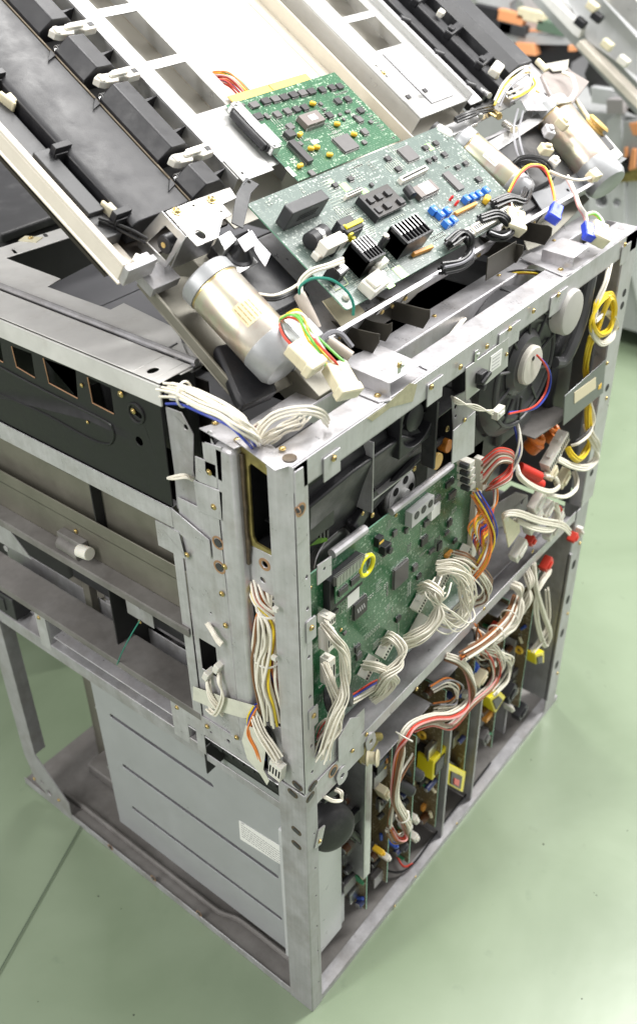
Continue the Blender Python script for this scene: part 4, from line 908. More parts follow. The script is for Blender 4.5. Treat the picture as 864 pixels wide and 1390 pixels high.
for a,b,r in ((.256,.018,.008),(.268,.044,.007),(.30,.07,.006),(.285,.025,.005)):
    k=MB(); k.torus(T.pt(a,b,n2+.0003),T.C,r,.0004,24,k=4); obj('ink_ring',k,LABW,b2)
a,b=.248,.018; k=MB(); k.lathe(T.pt(.254,.018,n2),T.C,[(0,.0045),(.010,.0045),(.012,.003)],8); obj('small_coil',k,BRIGHT,b2)
k=MB(); k.lathe(T.pt(.196,.018,n2),T.C,[(0,.004),(.004,.004),(.006,.002)],14); obj('nylon_standoff',k,WHITE,b2)
smd(b2,T,n2,(X0+.01,X1-.01,V0+.016,V1-.006),520,11); 

# --- board three: upright on the right-hand face
c3=-.030
PCB3=pcb('green_solder_mask',R,(.012,.10,.035),(.02,.15,.055),(.24,.34,.26),.9,.82)
o3=px(R,[(423,775),(640,616),(636,800),(520,905),(430,990)],c3)
print('b3',[tuple(round(x,3) for x in p) for p in o3])
b3=board('upright green circuit board with a yellow ring and cream cable plugs above the shelf',R,[(.055,.525),(.055,.772),(.415,.745),(.415,.50),(.2,.495)][:0] or [(.055,.50),(.415,.50),(.415,.758),(.055,.770)],c3,.0018,PCB3)
z6=zc(400,650)
def t3(u,v,c=c3): return R.loc(*z6(u,v),c)
a,b=t3(407,370); chip(b3,R,a,b,c3,.030,.031,.0035,0,CHIPG,'as')
a,b=t3(248,500); chip(b3,R,a,b,c3,.025,.024,.0035,0,CHIP,'as')
k=MB()
for i in range(4): k.cbox(R,a-.006+i*.004,b,c3+.0041,.002,.008,.0002,.3)
obj('print',k,mat('chip_print',(.4,.4,.4),.6),b3)
for u,v,la,lb in ((500,240,.014,.012),(352,280,.014,.010),(385,210,.008,.008),(600,15,.018,.008),(465,345,.010,.008),(240,660,.010,.009),(245,690,.010,.009),(400,545,.010,.007),(510,170,.012,.008),(550,80,.014,.009),(610,60,.016,.009),(560,260,.010,.012),(600,170,.010,.010),(620,240,.009,.006),(530,280,.012,.005),(480,380,.010,.006),(150,520,.012,.006),(190,600,.006,.004),(430,200,.006,.007),(590,210,.01,.004)):
    a,b=t3(u,v); chip(b3,R,a,b,c3,la,lb,.0028,0,CHIPG if u%20 else CHIP,'a' if la>.009 else None)
# grey three-coil block
a,b=t3(470,120); k=MB(); k.cbox(R,a+.002,b,c3,.048,.022,.010); 
for i in range(3): k.cyl(R.pt(a-.012+i*.015,b+.003,c3+.010),R.pt(a-.012+i*.015,b+.003,c3+.0105),.0055,seg=16,mi=1)
gb_=obj('grey_terminal_block',k,[mat('pale_grey_plastic',(.5,.5,.5),.45),DGREY],b3,.0012)
a,b=t3(525,120); k=MB(); k.cbox(R,a+.006,b-.004,c3,.020,.018,.006); obj('paper_label',k,LABW,b3)
# yellow ring coil
P=R.pt(*t3(280,338,c3+.014),c3+.014); k=MB(); k.torus(P,(0,-1,0),.0125,.0028,30,k=8); obj('yellow_ring',k,mat('yellow_ring_plastic',(.85,.78,.02),.3),b3)
k=MB(); k.lathe(P-Vector((0,-.014,0)),(0,-1,0),[(0,.010),(.011,.010)],20); obj('grey_disc',k,CHIPG,b3)
k=MB(); k.tube(spline([R.w(*z6(u,v),c3+.006) for u,v in ((195,355),(235,320),(270,298),(300,290))]),.0009,6); obj('jumper_wire',k,WIREW,b3)
k=MB(); k.tube(spline([R.w(*z6(u,v),c3+.008) for u,v in ((205,385),(240,355),(262,335))]),.0008,6); obj('jumper_wire',k,wmat('yellow'),b3)
# plug-in memory daughter board on a black socket
x0,zt=t3(108,400); x1,_=t3(238,330)
k=MB(); k.box(R,x0,x1,zt-.040,zt+.004,c3,c3+.010); sk=obj('black_socket',k,BLKP,b3,.0008)
k=MB(); k.box(R,x0+.004,x1+.001,zt-.028,zt-.004,c3+.013,c3+.0145); db=obj('daughter_board',k,PCB3,sk)
k=MB(); n=20
for i in range(n): x=x0+.006+i*(x1-x0-.008)/n; k.box(R,x,x+.0012,zt-.006,zt+.008,c3+.010,c3+.0155)
obj('header_pins',k,TIN,db)
for i in range(2): chip(db,R,x0+.016+i*.022,zt-.016,c3+.0145,.016,.008,.002,0,CHIP,'a')
a,b=t3(200,450); k=MB(); k.cbox(R,a,b,c3+.010,.022,.018,.0005); obj('paper_label',k,LABW,b3)
# tab bracket above
P_('mount_tab',R,px(R,[(431,768),(450,755),(450,780),(431,795)],c3+.012),[hole_px(R,440,772,.0022,c3+.012)],c3+.012,.0015,STEEL,.0006)
k=MB(); k.tube([R.w(450,752,c3+.002),R.w(495,718,c3+.002)],.0055,10); k.tube([R.w(530,695,c3+.002),R.w(612,632,c3+.002)],.005,10); obj('support_rod',k,STEEL,F)
# round jack and yellow coil
a,b=t3(340,265); k=MB(); k.cbox(R,a,b,c3,.014,.012,.009); k.cyl(R.pt(a+.002,b-.002,c3+.009),R.pt(a+.002,b-.002,c3+.012),.0045); obj('black_jack',k,BLKP,b3,.0006)
a,b=t3(318,238); k=MB(); k.cbox(R,a,b,c3,.010,.013,.007); k.cbox(R,a,b,c3+.007,.009,.003,.0006,0,1); obj('black_relay',k,[BLKP,mat('yellow_epoxy',(.80,.50,.04),.35)],b3,.0008)
for u,v in ((395,142),(60,425),(180,590)): screw(R,*z6(u,v),c3+.0008,b3,.6)
# long light-grey connector strip at the board's right end
x,z=R.loc(648,640,c3); k=MB(); k.box(R,.394,.408,.575,.728,c3,c3+.009); obj('white_header',k,WHITE,b3,.001)
smd(b3,R,c3,(.062,.41,.51,.745),420,21)
# orange component row
a,b=t3(593,290); k=MB(); k.cbox(R,a,b,c3,.016,.005,.006); obj('orange_resistor_network',k,mat('orange_epoxy',(.75,.33,.06),.4),b3,.0008)
# ================================================================ saddles on the rails
def saddle2(pts_top, drop, screw_at, hh=.018, flange=None):
    zt=H+hh; q=px(W,pts_top,zt); k=MB(); k.plate(W,q,[],zt-.0015,zt)
    a,b=Vector(W.w(*pts_top[0],zt)),Vector(W.w(*pts_top[1],zt)); dn=Vector((0,0,-drop)); n_=(b-a).cross(dn).normalized()*.0015
    k.add([a,b,b+dn,a+dn,a+n_,b+n_,b+dn+n_,a+dn+n_],[[0,1,2,3],[7,6,5,4],[0,4,5,1],[3,2,6,7],[1,5,6,2],[0,3,7,4]])
    o=obj('saddle_bracket',k,STEEL,F,.001)
    if flange:
        k=MB(); k.plate(W,px(W,flange,H+.0015),[],H,H+.0015); f=obj('saddle_foot',k,STEEL,o,.0006); inst('screw',SCREW,place(W,W.w(*screw_at,H+.0015),1,.9),f)
    return o
saddle2([(455,490),(529,520),(573,493),(515,468)],.018,(512,537),flange=[(445,517),(515,546),(530,543),(530,532),(455,500)])
saddle2([(735,338),(778,350),(800,333),(762,322)],.018,(760,366),flange=[(705,350),(765,375),(776,370),(776,358),(720,342)])
k=MB(); k.plate(W,px(W,[(560,492),(572,488),(590,494),(580,502)],H+.001),[],H,H+.0012); obj('lap_plate',k,STEEL,F,.0004)

# ================================================================ upper bay of the right-hand face
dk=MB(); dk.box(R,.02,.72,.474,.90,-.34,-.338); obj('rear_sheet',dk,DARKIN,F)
k=MB(); k.box(R,.055,.40,.60,.775,-.20,-.10); obj('drive_housing',k,BLKP,F,.006)
k=MB(); k.box(R,.46,.70,.49,.80,-.26,-.20); k.box(W,.42,.72,.15,.2,.49,.70); obj('rear_sheet',k,STEEL2,F,.002)
# sloping air duct
def rp(u,v,c): return Vector(R.w(u,v,c))
block('air_duct',[rp(419,755,-.045),rp(419,690,-.020),rp(480,640,-.020),rp(548,592,-.020),rp(597,600,-.035),rp(560,632,-.05),rp(470,712,-.055)],(0,.06,0),[BLKP],F,.003)
k=MB(); k.box(R,.05,.20,.83,.885,-.09,-.03); obj('air_duct',k,BLKP,F,.01)
# pulley, belt and small drive parts
P=rp(541,668,-.052)
k=MB(); k.lathe(P,(0,-1,0),[(0,.030),(.003,.030),(.003,.028),(.005,.028)],36); k.lathe(P+Vector((0,-.005,0)),(0,-1,0),[(0,.008),(.006,.008)],16); pl=obj('nylon_gear',k,mat('grey_white_nylon',(.78,.78,.77),.45,0,.08,60),F,.0006)
for a in range(5):
    t_=a*1.2566; k=MB(); k.lathe(P+Vector((.018*math.cos(t_),-.0052,.018*math.sin(t_))),(0,-1,0),[(0,.0055),(.0004,.0055)],14); obj('hole_shadow',k,DARKIN,pl)
k=MB(); k.torus(P+Vector((0,.004,0)),(0,1,0),.034,.004,40,k=6); obj('drive_belt',k,BLKS,F)
k=MB(); k.tube(spline([rp(470,710,-.045),rp(500,690,-.040),rp(556,630,-.04),rp(600,596,-.045)]),.005,8); k.cbox(R,*R.loc(498,694,-.035),-.045,.05,.018,.010,.55); obj('belt_arm',k,BLKP,F,.001)
screw(R,505,699,-.033,F,.8); screw(R,562,636,-.034,F,.8); screw(R,492,697,-.033,F,.6)
k=MB(); k.lathe(rp(582,622,-.045),(0,-1,0),[(0,.011),(.004,.011),(.005,.008),(.008,.008),(.009,.011),(.013,.011)],22); obj('brass_bobbin',k,mat('amber_plastic',(.62,.42,.14),.4,0,.1,50),F,.0005)
k=MB(); k.lathe(rp(598,602,-.045),(0,-1,0),[(0,.009),(.012,.009)],18); obj('orange_knob',k,mat('dark_orange',(.45,.16,.02),.4),F,.001)
# round motor behind the board's near end
k=MB(); k.lathe(rp(452,755,-.05),(0,-1,0),[(-.03,.034),(0,.034),(.003,.030),(.0045,.012)],32); obj('flat_motor',k,SILV,F,.001)
k=MB(); k.plate(R,px(R,[(418,706),(440,700),(446,712),(444,735),(418,742)],-.04),[],-.0415,-.04); sp=obj('small_board',k,mat('lime_board',(.12,.28,.02),.4,0,.1,80),F,.0003)
for i in range(4): k=MB(); a,b=R.loc(424+i*5,722,-.04); k.cbox(R,a,b,-.04,.003,.010,.006); obj('black_capacitor',k,CHIP,sp)
# axial fan
def axial_fan():
    P=rp(566,568,-.02); t=thing('axial_fan','small black axial fan with a square frame hanging under the top rail','fan',P)
    k=MB(); a,b=P.x,P.z; k.plate(R,rect(a-.036,a+.040,b-.036,b+.036),[circ(a,b,.033,36)],-.045,-.018); obj('fan_frame',k,BLKP,t,.0012)
    k=MB(); k.lathe(Vector((a,.033,b)),(0,-1,0),[(0,.017),(.010,.017),(.012,.014)],26); obj('fan_hub',k,BLKP,t,.0005)
    for i in range(7):
        t0=i*2*math.pi/7; k=MB(); vs=[]
        for r_,da,dc in ((.016,0,-.036),(.032,.1,-.038),(.032,.75,-.024),(.016,.6,-.026)):
            vs.append(R.pt(a+r_*math.cos(t0+da),b+r_*math.sin(t0+da),dc))
        k.add(vs+[v+Vector((0,.001,0)) for v in vs],[[0,1,2,3],[7,6,5,4],[0,4,5,1],[1,5,6,2],[2,6,7,3],[3,7,4,0]]); obj('fan_blade',k,DGREY,t)
    screw(R,606,582,-.017,t,.9)
axial_fan()
k=MB(); k.plate(W,[(.155,.034),(.262,.034),(.262,.055),(.225,.095),(.155,.095)],[],.796,.798); obj('fan_shelf',k,PLATE,F,.0004)
k=MB(); k.box(R,.153,.155,.798,.89,-.05,-.02); obj('fan_stay',k,STEEL2,F,.0006)
k=MB(); k.box(R,.264,.268,.80,.89,-.03,-.012); obj('fan_stay',k,BLKS,F,.0006)
# hanging grey plate
P_('hanger_plate',R,px(R,[(613,630),(615,585),(645,558),(643,614)],.004),[hole_px(R,630,570,.003,.004)],.004,.0015,STEEL,.0010)
screw(R,630,570,.005,F,.7)
P_('hanger_plate',R,px(R,[(613,540),(632,530),(645,558),(615,585)],-.01),[hole_px(R,618,552,.003,-.01),hole_px(R,618,565,.002,-.01)],-.01,.0015,STEEL2,.0008)
# switch plate
sw=P_('switch_plate',R,px(R,[(632,500),(690,458),(689,497),(632,545)],.002),[],.002,.0015,PLATE,.001)
k=MB(); a,b=R.loc(649,510,.002); k.cbox(R,a,b,.002,.016,.014,.008); k.cbox(R,a,b,.010,.020,.005,.004,.4); k.cyl(R.pt(a,b-.012,.002),R.pt(a,b-.012,.012),.004); obj('black_toggle',k,BLKP,sw,.0012)
k=MB(); a,b=R.loc(672,490,.002); k.cbox(R,a,b,.002,.026,.022,.0006); lb=obj('paper_label',k,LABW,sw)
k=MB()
for i in range(4): k.cbox(R,a,b-.007+i*.0045,.0026,.017,.0015,.0002)
obj('print',k,mat('grey_print',(.45,.45,.45),.6),lb)
screw(R,687,481,.0025,sw,.6)
for (u,v) in ((541,498),(645,483)):
    k=MB(); a,b=R.loc(u,v,.001); k.cbox(R,a,b,.001,.006,.014,.001); k.cbox(R,a+.004,b,.001,.006,.004,.002); obj('spring_clip',k,SILV,F,.0004)
# centrifugal blower
def blower():
    P=rp(712,502,-.01); a,b=P.x,P.z; t=thing('centrifugal_blower','large round black blower with a cream hub disc under the top rail','fan',P)
    P2=rp(727,498,.006); a2_,b2_=P2.x,P2.z; VB=mat('charcoal_moulded_plastic',(.045,.045,.048),.42,0,.15,30,.08,400)
    k=MB(); k.lathe(Vector((a,.060,b)),(0,-1,0),[(0,.098),(.020,.098),(.038,.094),(.048,.080),(.050,.066),(.046,.060)],56); hs=obj('blower_housing',k,VB,t,.002)
    for i in range(10):
        an=i*math.pi/5+.3; d=Vector((math.cos(an),0,math.sin(an))); c0=Vector((a,.0115,b)); k=MB(); k.tube([c0+d*.040+Vector((0,-.001,0)),c0+d*.076+Vector((0,-.001,0)),c0+d*.096+Vector((0,.016,0)),c0+d*.099+Vector((0,.045,0))],.0022,6); obj('housing_rib',k,VB,hs)
    k=MB(); k.torus(Vector((a,.0105,b)),(0,-1,0),.076,.0028,48); obj('housing_ring',k,VB,hs)
    k=MB(); k.lathe(Vector((a2_,.018,b2_)),(0,-1,0),[(0,.044),(.006,.044),(.012,.036),(.012,.034)],40); obj('motor_boss',k,VB,t)
    k=MB(); k.lathe(Vector((a2_,.008,b2_)),(0,-1,0),[(0,.026),(.008,.026),(.010,.024)],36); obj('hub_disc',k,mat('cream_disc',(.66,.63,.56),.45,0,.1,50),t)
    k=MB(); k.lathe(Vector((a2_-.003,-.0018,b2_+.012)),(0,-1,0),[(0,.003),(.001,.003)],12); obj('hole_shadow',k,DARKIN,t)
    k=MB(); k.box(R,a-.10,a-.02,b-.13,b+.0,-.10,-.030); k.box(R,a-.03,a+.06,b-.11,b-.05,-.09,-.02); obj('outlet_box',k,VB,t,.006)
    k=MB(); k.tube(spline([rp(728,482,.008),rp(738,494,.012),rp(744,510,.014),rp(738,535,.014),rp(722,553,.014),rp(690,562,.014)]),.0014,6); obj('wire',k,wmat('red'),t)
    k=MB(); k.tube(spline([rp(730,484,.006),rp(741,496,.010),rp(747,514,.012),rp(741,537,.012),rp(724,555,.012),rp(690,560,.012)]),.0014,6); obj('wire',k,wmat('blue'),t)
    k=MB(); a2,b2_=R.loc(677,560,.012); k.cbox(R,a2,b2_,.006,.018,.012,.009,.1); k.cbox(R,a2,b2_,.015,.010,.004,.0015,.1); obj('white_plug',k,WHITE,t,.001)
    for o_ in (0,.003,-.003): 
        k=MB(); k.tube(spline([rp(668,560,.010)+Vector((0,0,o_)),rp(645,553,.008)+Vector((0,0,-o_)),rp(620,545,.0)+Vector((0,0,o_)),rp(612,538,-.01)]),.0012,6); obj('wire',k,wmat('white'),t)
blower()
# cream capacitor lid
k=MB(); P=rp(774,424,.004); k.lathe(P,(0,-1,0),[(-.045,.031),(0,.031),(.003,.029),(.004,.024)],36); obj('round_cream_cap',k,mat('warm_grey_plastic',(.45,.44,.41),.5,0,.06,60),F,.001)
# moulded dark hose housing
block('moulded_duct',[rp(760,475,-.02),rp(790,430,-.02),rp(806,372,-.02),rp(812,378,-.02),rp(796,440,-.02),rp(782,470,-.02),rp(770,560,-.02),rp(742,575,-.02)],(0,.10,0),[DGREY],F,.008)
k=MB(); k.tube(spline([rp(802,372,-.008),rp(790,430,-.006),rp(776,470,-.006),rp(764,490,-.01),rp(752,492,-.014)]),.008,10); obj('moulded_duct',k,mat('satin_grey_plastic',(.10,.10,.105),.3),F)
# steel plate with a beige label
lp=P_('label_plate',R,px(R,[(764,578),(766,538),(822,488),(818,533)],.012),[],.012,.0018,mat('satin_dark_steel',(.20,.205,.21),.35,.5,.1,40),.0010)
k=MB(); k.plate(R,px(R,[(779,548),(779,533),(808,512),(808,527)],.0125),[],.012,.0126); obj('beige_label',k,mat('beige_label',(.72,.64,.45),.5),lp)
k=MB(); k.plate(R,px(R,[(812,524),(816,520),(815,527),(811,529)],.0125),[],.012,.0126); obj('yellow_spot',k,mat('yellow_epoxy',(.80,.50,.04),.35),lp)
k=MB(); k.plate(W,[(.505,.0),(.60,-.010),(.60,.06),(.505,.06)],[],.725,.727); obj('label_plate_shelf',k,STEELD,F)
# toroids, red capacitors
for u,v,s_ in ((726,592,.95),(750,580,.7)):
    k=MB(); k.torus(rp(u,v,-.03),(.2,-.55,.8),.013*s_,.0055*s_,28,k=8); k.lathe(rp(u,v+10,-.035),(.2,-.55,.8),[(-.012,.014*s_),(.004,.014*s_)],22); obj('orange_toroid',k,mat('orange_coil',(.85,.24,.03),.35,0,.2,300),F)
t=thing('red_capacitor_pair','two red cylinder capacitors side by side on the far end of the shelf','capacitor',rp(716,648,-.01))
for dy in (0,13):
    p0,p1=rp(704+dy*.2,634+dy*.9,-.015),rp(732+dy*.2,648+dy*.8,.005); k=MB(); d=(p1-p0).normalized(); k.lathe(p0,d,[(0,.0065),(.001,.008),((p1-p0).length-.001,.008),((p1-p0).length,.0065)],18); obj('red_can',k,mat('red_sleeve',(.62,.035,.02),.35),t)
k=MB(); k.box(W,.45,.70,.02,.12,.4895,.4912); k.plate(R,px(R,[(664,690),(700,668),(716,672),(716,690),(690,712),(664,720)],-.03),[hole_px(R,708,682,.004,-.03)],-.032,-.03); obj('terminal_plate',k,STEEL2,F,.001)

# ================================================================ wires of the right-hand face
def rb(pts): return [rp(*p) for p in pts]
def ws(n,mixc=None,seed=1):
    r_=random.Random(seed); return [r_.choice(mixc) if mixc else 'white' for i in range(n)]
# upper right connector with red and pink wires
t=thing('wire_harness','white connector block with looping red and pink wires beside the upright board','wire harness',rp(636,645,-.01),'wire harnesses of the machine')
for i in range(4):
    u,v=634+i*.5,628+i*10; a,b=R.loc(u,v,-.012); k=MB(); k.cbox(R,a,b,-.025,.012,.0085,.020); k.cbox(R,a-.008,b,-.018,.006,.006,.012,0,1); obj('white_plug',k,[WHITE,DGREY],t,.0008)
k=MB(); a,b=R.loc(652,642,-.01); k.cbox(R,a,b,-.020,.010,.045,.018); obj('white_plug',k,WHITE,t,.001)
for i,(c_,dy) in enumerate((('red',0),('pink',4),('brown',8),('white',12),('red',17),('pink',21),('white',25),('brown',29))):
    bundle(t,rb([(655,628+dy,.0),(675,612+dy*.6,.010),(694,618+dy*.4,.012),(690,640+dy*.3,.014),(672,655+dy*.2,.008),(660,665,-.005)]),[c_,c_,'white' if i%2 else c_],.004,.0012,seed=i)
t=thing('wire_harness','orange, yellow and blue wires hanging down beside the far edge of the upright board','wire harness',rp(655,700,-.01),'wire harnesses of the machine')
for i in range(9):
    o_=i*2.2; bundle(t,rb([(642+o_*.6,672+o_*1.5,-.012),(652+o_*.5,690+o_*2,.002),(640+o_*.8,715+o_*1.5,.004),(655,742+o_,-.004)]),[('orange','yellow','white','orange','blue','red','orange','yellow','brown')[i]]*2,.006,.0013,seed=30+i)
bundle(t,rb([(644,668,-.005),(663,700,.012),(668,730,.016),(656,760,.016),(640,785,.008)]),['blue','orange','orange','yellow','white','blue','orange','yellow'],.007,.0013,seed=50)
bundle(t,rb([(672,655,.0),(672,680,.010),(666,700,.012),(668,725,.014)]),['blue','orange','white','red'],.004,.0013,seed=51)
# wire from duct running down, whitish/blue
t=thing('wire_harness','pale grey lead hanging straight down beside the orange toroids','wire harness',rp(700,600,-.01),'wire harnesses of the machine')
bundle(t,rb([(700,570,-.02),(704,590,-.008),(704,612,.0),(698,630,.0),(690,642,-.002)]),['grey','white','white','blue'],.005,.0014,seed=60)
# cream ribbon looms plugged along the bottom of the board
def loom(label,plugs,path,cols,spread=.010,seed=0,flat=None,r=.0011,fan0=.65,fan1=.8,ties=()):
    t=thing('wire_harness',label,'wire harness',path[0],'wire harnesses of the machine')
    for fr,u,v,c,la,lb,lc,rot in plugs:
        a,b=fr.loc(u,v,c); connector(t,fr,a,b,c,la,lb,lc,rot,WHITE,max(2,int(la/.004)),'white_plug')
    bundle(t,path,cols,spread*(.9 if len(cols)>9 else 1),r*(.95 if len(cols)>5 else 1),seed=seed,flat=flat,fan0=fan0,fan1=fan1)
    for i,rr in ties:
        p=path[i]; d=(path[i+1]-path[i-1]).normalized(); k=MB(); k.torus(p,d,rr,.0012,22,k=6); k.cbox(R,p.x+rr,p.z,-p.y,.005,.004,.004); obj('cable_tie',k,WHITE,t)
    return t
loom('bunch of cream wires arching from the plug at the lower middle of the upright board',[(R,519,873,-.028,.034,.012,.012,.62)],rb([(520,872,-.016),(532,866,.004),(544,880,.016),(540,902,.020),(524,918,.016),(516,935,.004),(508,945,-.01)]),ws(16),.011,2)
loom('lowest bunch of cream wires by the near end of the shelf',[(R,494,903,-.028,.030,.012,.012,.62)],rb([(494,902,-.016),(512,905,.004),(530,915,.010),(534,926,.010),(522,938,.004),(505,950,-.006)]),ws(14),.010,3)
loom('thick curl of cream wires at the centre of the board bottom edge',[(R,566,810,-.028,.036,.012,.012,.62),(R,562,848,-.028,.034,.012,.014,.62)],rb([(570,800,-.014),(582,796,.006),(594,808,.018),(594,832,.022),(582,852,.020),(566,864,.014),(550,872,.002)]),ws(20),.013,4)
loom('loose tangle of cream wires right of the board centre',[(R,598,775,-.028,.040,.012,.012,.62)],rb([(592,772,-.010),(612,770,.004),(630,782,.014),(634,808,.018),(628,830,.018),(612,842,.010),(590,835,-.004)]),ws(18),.018,5)
loom('second layer of cream wires curling above the shelf near the board end',[(R,622,752,-.028,.03,.012,.012,.62)],rb([(614,752,-.010),(632,758,.004),(650,775,.008),(662,795,.006),(655,812,.004),(640,818,-.006)]),ws(12,['white','white','white','brown']),.012,6)
loom('open loops of cream wire between the tangle and the shelf edge',[],rb([(600,790,.004),(590,810,.016),(600,835,.020),(618,848,.018),(632,835,.016),(640,805,.010),(625,785,.006)]),ws(7),.022,7)
loom('white wires hanging from the tall plug at the near edge of the upright board',[(R,436,862,-.026,.012,.030,.014,0),(R,438,905,-.026,.011,.040,.014,0)],rb([(440,846,-.012),(452,864,.006),(466,885,.012),(469,915,.014),(464,945,.016),(452,975,.014),(440,1020,.010)]),ws(12),.010,8,fan0=.6,fan1=.9)
loom('second strand of white wires behind the near post, spreading at the bottom',[(R,435,835,-.026,.012,.012,.016,0)],rb([(440,900,-.010),(450,930,.004),(460,960,.010),(456,985,.010),(444,1005,.008),(436,1030,.006)]),ws(10),.011,9,fan0=.5,fan1=1.1)
loom('red and black leads looping beside the black grommet near the post',[],rb([(432,1000,-.02),(440,985,-.006),(450,975,.002),(446,1000,.004),(434,1015,-.01)]),['red','black','white','pink','brown','white'],.010,10)
k=MB(); k.lathe(rp(443,950,-.02),(.4,-.6,.2),[(0,.016),(.012,.016),(.014,.012),(.03,.012)],18); obj('black_grommet',k,BLKS,F,.002)
loom('striped cream and blue ribbon running behind the cream wires above the shelf',[],rb([(468,955,-.01),(485,945,-.006),(505,932,-.006),(520,925,-.01)]),['white','white','blue','white','brown','white','white','red','white'],.008,11)
# far end of shelf: white leads and connectors
loom('white cable looping in front of the red capacitors',[],rb([(700,632,.0),(706,648,.012),(725,662,.016),(745,668,.016),(757,660,.014),(752,648,.010),(738,645,.002)]),ws(3),.004,12,r=.0022)
loom('white cable looping low at the far end of the shelf',[],rb([(742,672,.008),(765,675,.016),(780,665,.018),(782,652,.012),(778,640,.002)]),ws(3),.004,13,r=.002)
loom('broad white cable swinging under the yellow one at the far post',[(R,752,598,-.02,.030,.022,.016,.5),(R,740,620,-.01,.035,.020,.016,.5)],rb([(755,622,.004),(775,632,.012),(795,634,.016),(808,622,.018),(808,605,.018),(800,590,.012),(796,575,.004)]),ws(5),.007,14,r=.0022)
loom('yellow cable hanging in a loop inside the far post',[],rb([(800,520,.0),(797,560,.006),(798,590,.010),(797,608,.012),(786,624,.014),(775,618,.010),(770,607,.002)]),['yellow']*6,.006,15,r=.0019)
loom('cream cable with black stripe bending under the label plate',[],rb([(800,545,.006),(805,570,.012),(798,588,.014),(784,600,.012),(774,604,.004)]),['white','white','black'],.004,16,r=.0022)
loom('coiled yellow wire tied up beside the far post',[],rb([(800,468,-.002),(812,442,.008),(826,405,.012),(832,420,.014),(826,446,.014),(812,455,.014),(802,440,.012),(812,410,.010),(828,400,.008),(834,424,.010),(824,450,.010),(802,458,.006),(795,500,.0),(797,520,.0)]),['yellow']*5,.006,17,r=.0018)
loom('cream wire coil tied round the yellow one by the far post',[],rb([(826,358,-.004),(820,385,.006),(812,405,.008),(806,425,.010),(803,450,.012),(815,466,.014),(830,458,.014),(834,440,.010),(822,424,.008),(806,436,.008)]),['white']*5,.005,18,r=.0018)
for i,(u,v,w_,h_,c_) in enumerate(((725,680,.034,.022,'w'),(738,690,.028,.016,'w'),(748,712,.050,.016,'w'),(720,706,.040,.018,'w'),(700,745,.034,.018,'w'),(716,732,.014,.014,'r'),(774,728,.018,.008,'r'),(782,720,.008,.020,'w'),(738,764,.024,.014,'r'),(752,689,.010,.008,'r'),(760,648,.030,.016,'n'),(744,640,.022,.014,'n'))):
    a,b=R.loc(u,v,.0); k=MB(); k.cbox(R,a,b,-.004,w_,h_,.014,.55 if i!=7 else .1); k.cbox(R,a,b,.010,w_*.6,h_*.5,.003,.55)
    lbl=('white nylon plug lying over the shelf lip, topmost','white nylon plug just below the topmost one','long white plug crossing the far shelf corner','white plug beside a black clip on the far shelf','white plug with a red end hanging off the shelf lip','small red plug end by the hanging white plug','red plug tip dangling outside the far post','thin white lead end beside the dangling red tip','red plug lying under the shelf at the far end','tiny red plug on the far shelf','cream plug below the white cable loop','cream plug left of the far cables')[i]
    obj('plug',k,{'w':WHITE,'r':mat('red_nylon',(.62,.05,.03),.35),'n':NYLON}[c_],None,.0015,lbl,cat='plug',group='loose plugs at the far end of the shelf')
loom('cream leads feeding the plugs at the far end of the shelf',[],rb([(688,720,.0),(684,700,.004),(700,696,.010),(730,706,.012),(760,712,.014),(772,722,.012)]),ws(5),.007,19,r=.0018)
loom('short white lead joining the far plugs',[],rb([(700,706,.004),(722,716,.012),(748,718,.014),(757,700,.012),(752,684,.008)]),ws(5),.006,20,r=.0018)
block('cloth_flap',[rp(683,706,.006),(rp(688,700,.006)),rp(705,712,.008),rp(706,722,.008),rp(690,744,.006)],(0,.002,0),[NYLON],F,.001)
# leads crossing the lower bay
loom('pair of long cream cable loops hanging under the far end of the shelf',[],rb([(724,765,.002),(728,800,.012),(738,835,.016),(746,860,.016),(740,875,.014),(730,850,.012),(726,815,.010),(734,790,.008),(745,775,.002)]),ws(4),.006,21,r=.0022)
loom('cream cable trailing diagonally to the lower far corner',[],rb([(742,800,.0),(744,835,.008),(740,860,.012),(722,885,.010)]),ws(3),.006,22,r=.0016)
loom('thick cream bundle arching under the middle of the shelf',[],rb([(692,792,-.004),(704,800,.010),(706,825,.018),(696,848,.018),(682,860,.014),(664,872,.014)]),ws(14),.012,23,r=.0016)
loom('upper cream bundle curling near the far shelf bracket',[],rb([(712,770,-.006),(718,790,.008),(716,812,.012),(706,830,.008)]),ws(9),.010,24,r=.0016)
loom('orange and cream striped ribbon sweeping under the shelf and down into the power supply',[],rb([(700,810,.004),(690,838,.016),(672,860,.020),(650,878,.022),(628,892,.020)]),['orange','white','brown','white','brown','orange','white','white','red','white','brown'],.011,25,r=.0016,ties=((1,.013),(2,.013)))
loom('cream ribbon with orange edge falling from the shelf to the power boards',[],rb([(604,890,.0),(622,898,.014),(636,915,.020),(640,940,.024),(630,960,.024),(610,972,.022),(585,975,.020),(560,985,.020),(548,1000,.020),(542,1020,.020),(538,1050,.020),(536,1085,.020),(546,1108,.020),(552,1122,.020),(548,1136,.018),(536,1138,.014),(528,1125,.008)]),['white','orange','white','white','red','white','brown','white','white','pink','white','brown'],.010,26,r=.0015,ties=((8,.012),(12,.009)))
loom('second cream ribbon crossing to the far side of the lower bay',[],rb([(560,990,.012),(585,982,.014),(612,985,.012),(640,955,.016),(668,930,.018),(680,905,.018),(670,880,.014),(655,872,.006)]),['white','white','pink','red','white','brown'],.008,27,r=.0014)
loom('cream leads crossing in front of the far power boards',[],rb([(640,878,.004),(668,885,.012),(690,895,.014),(688,920,.016),(670,942,.014)]),ws(6),.010,28,r=.0016)
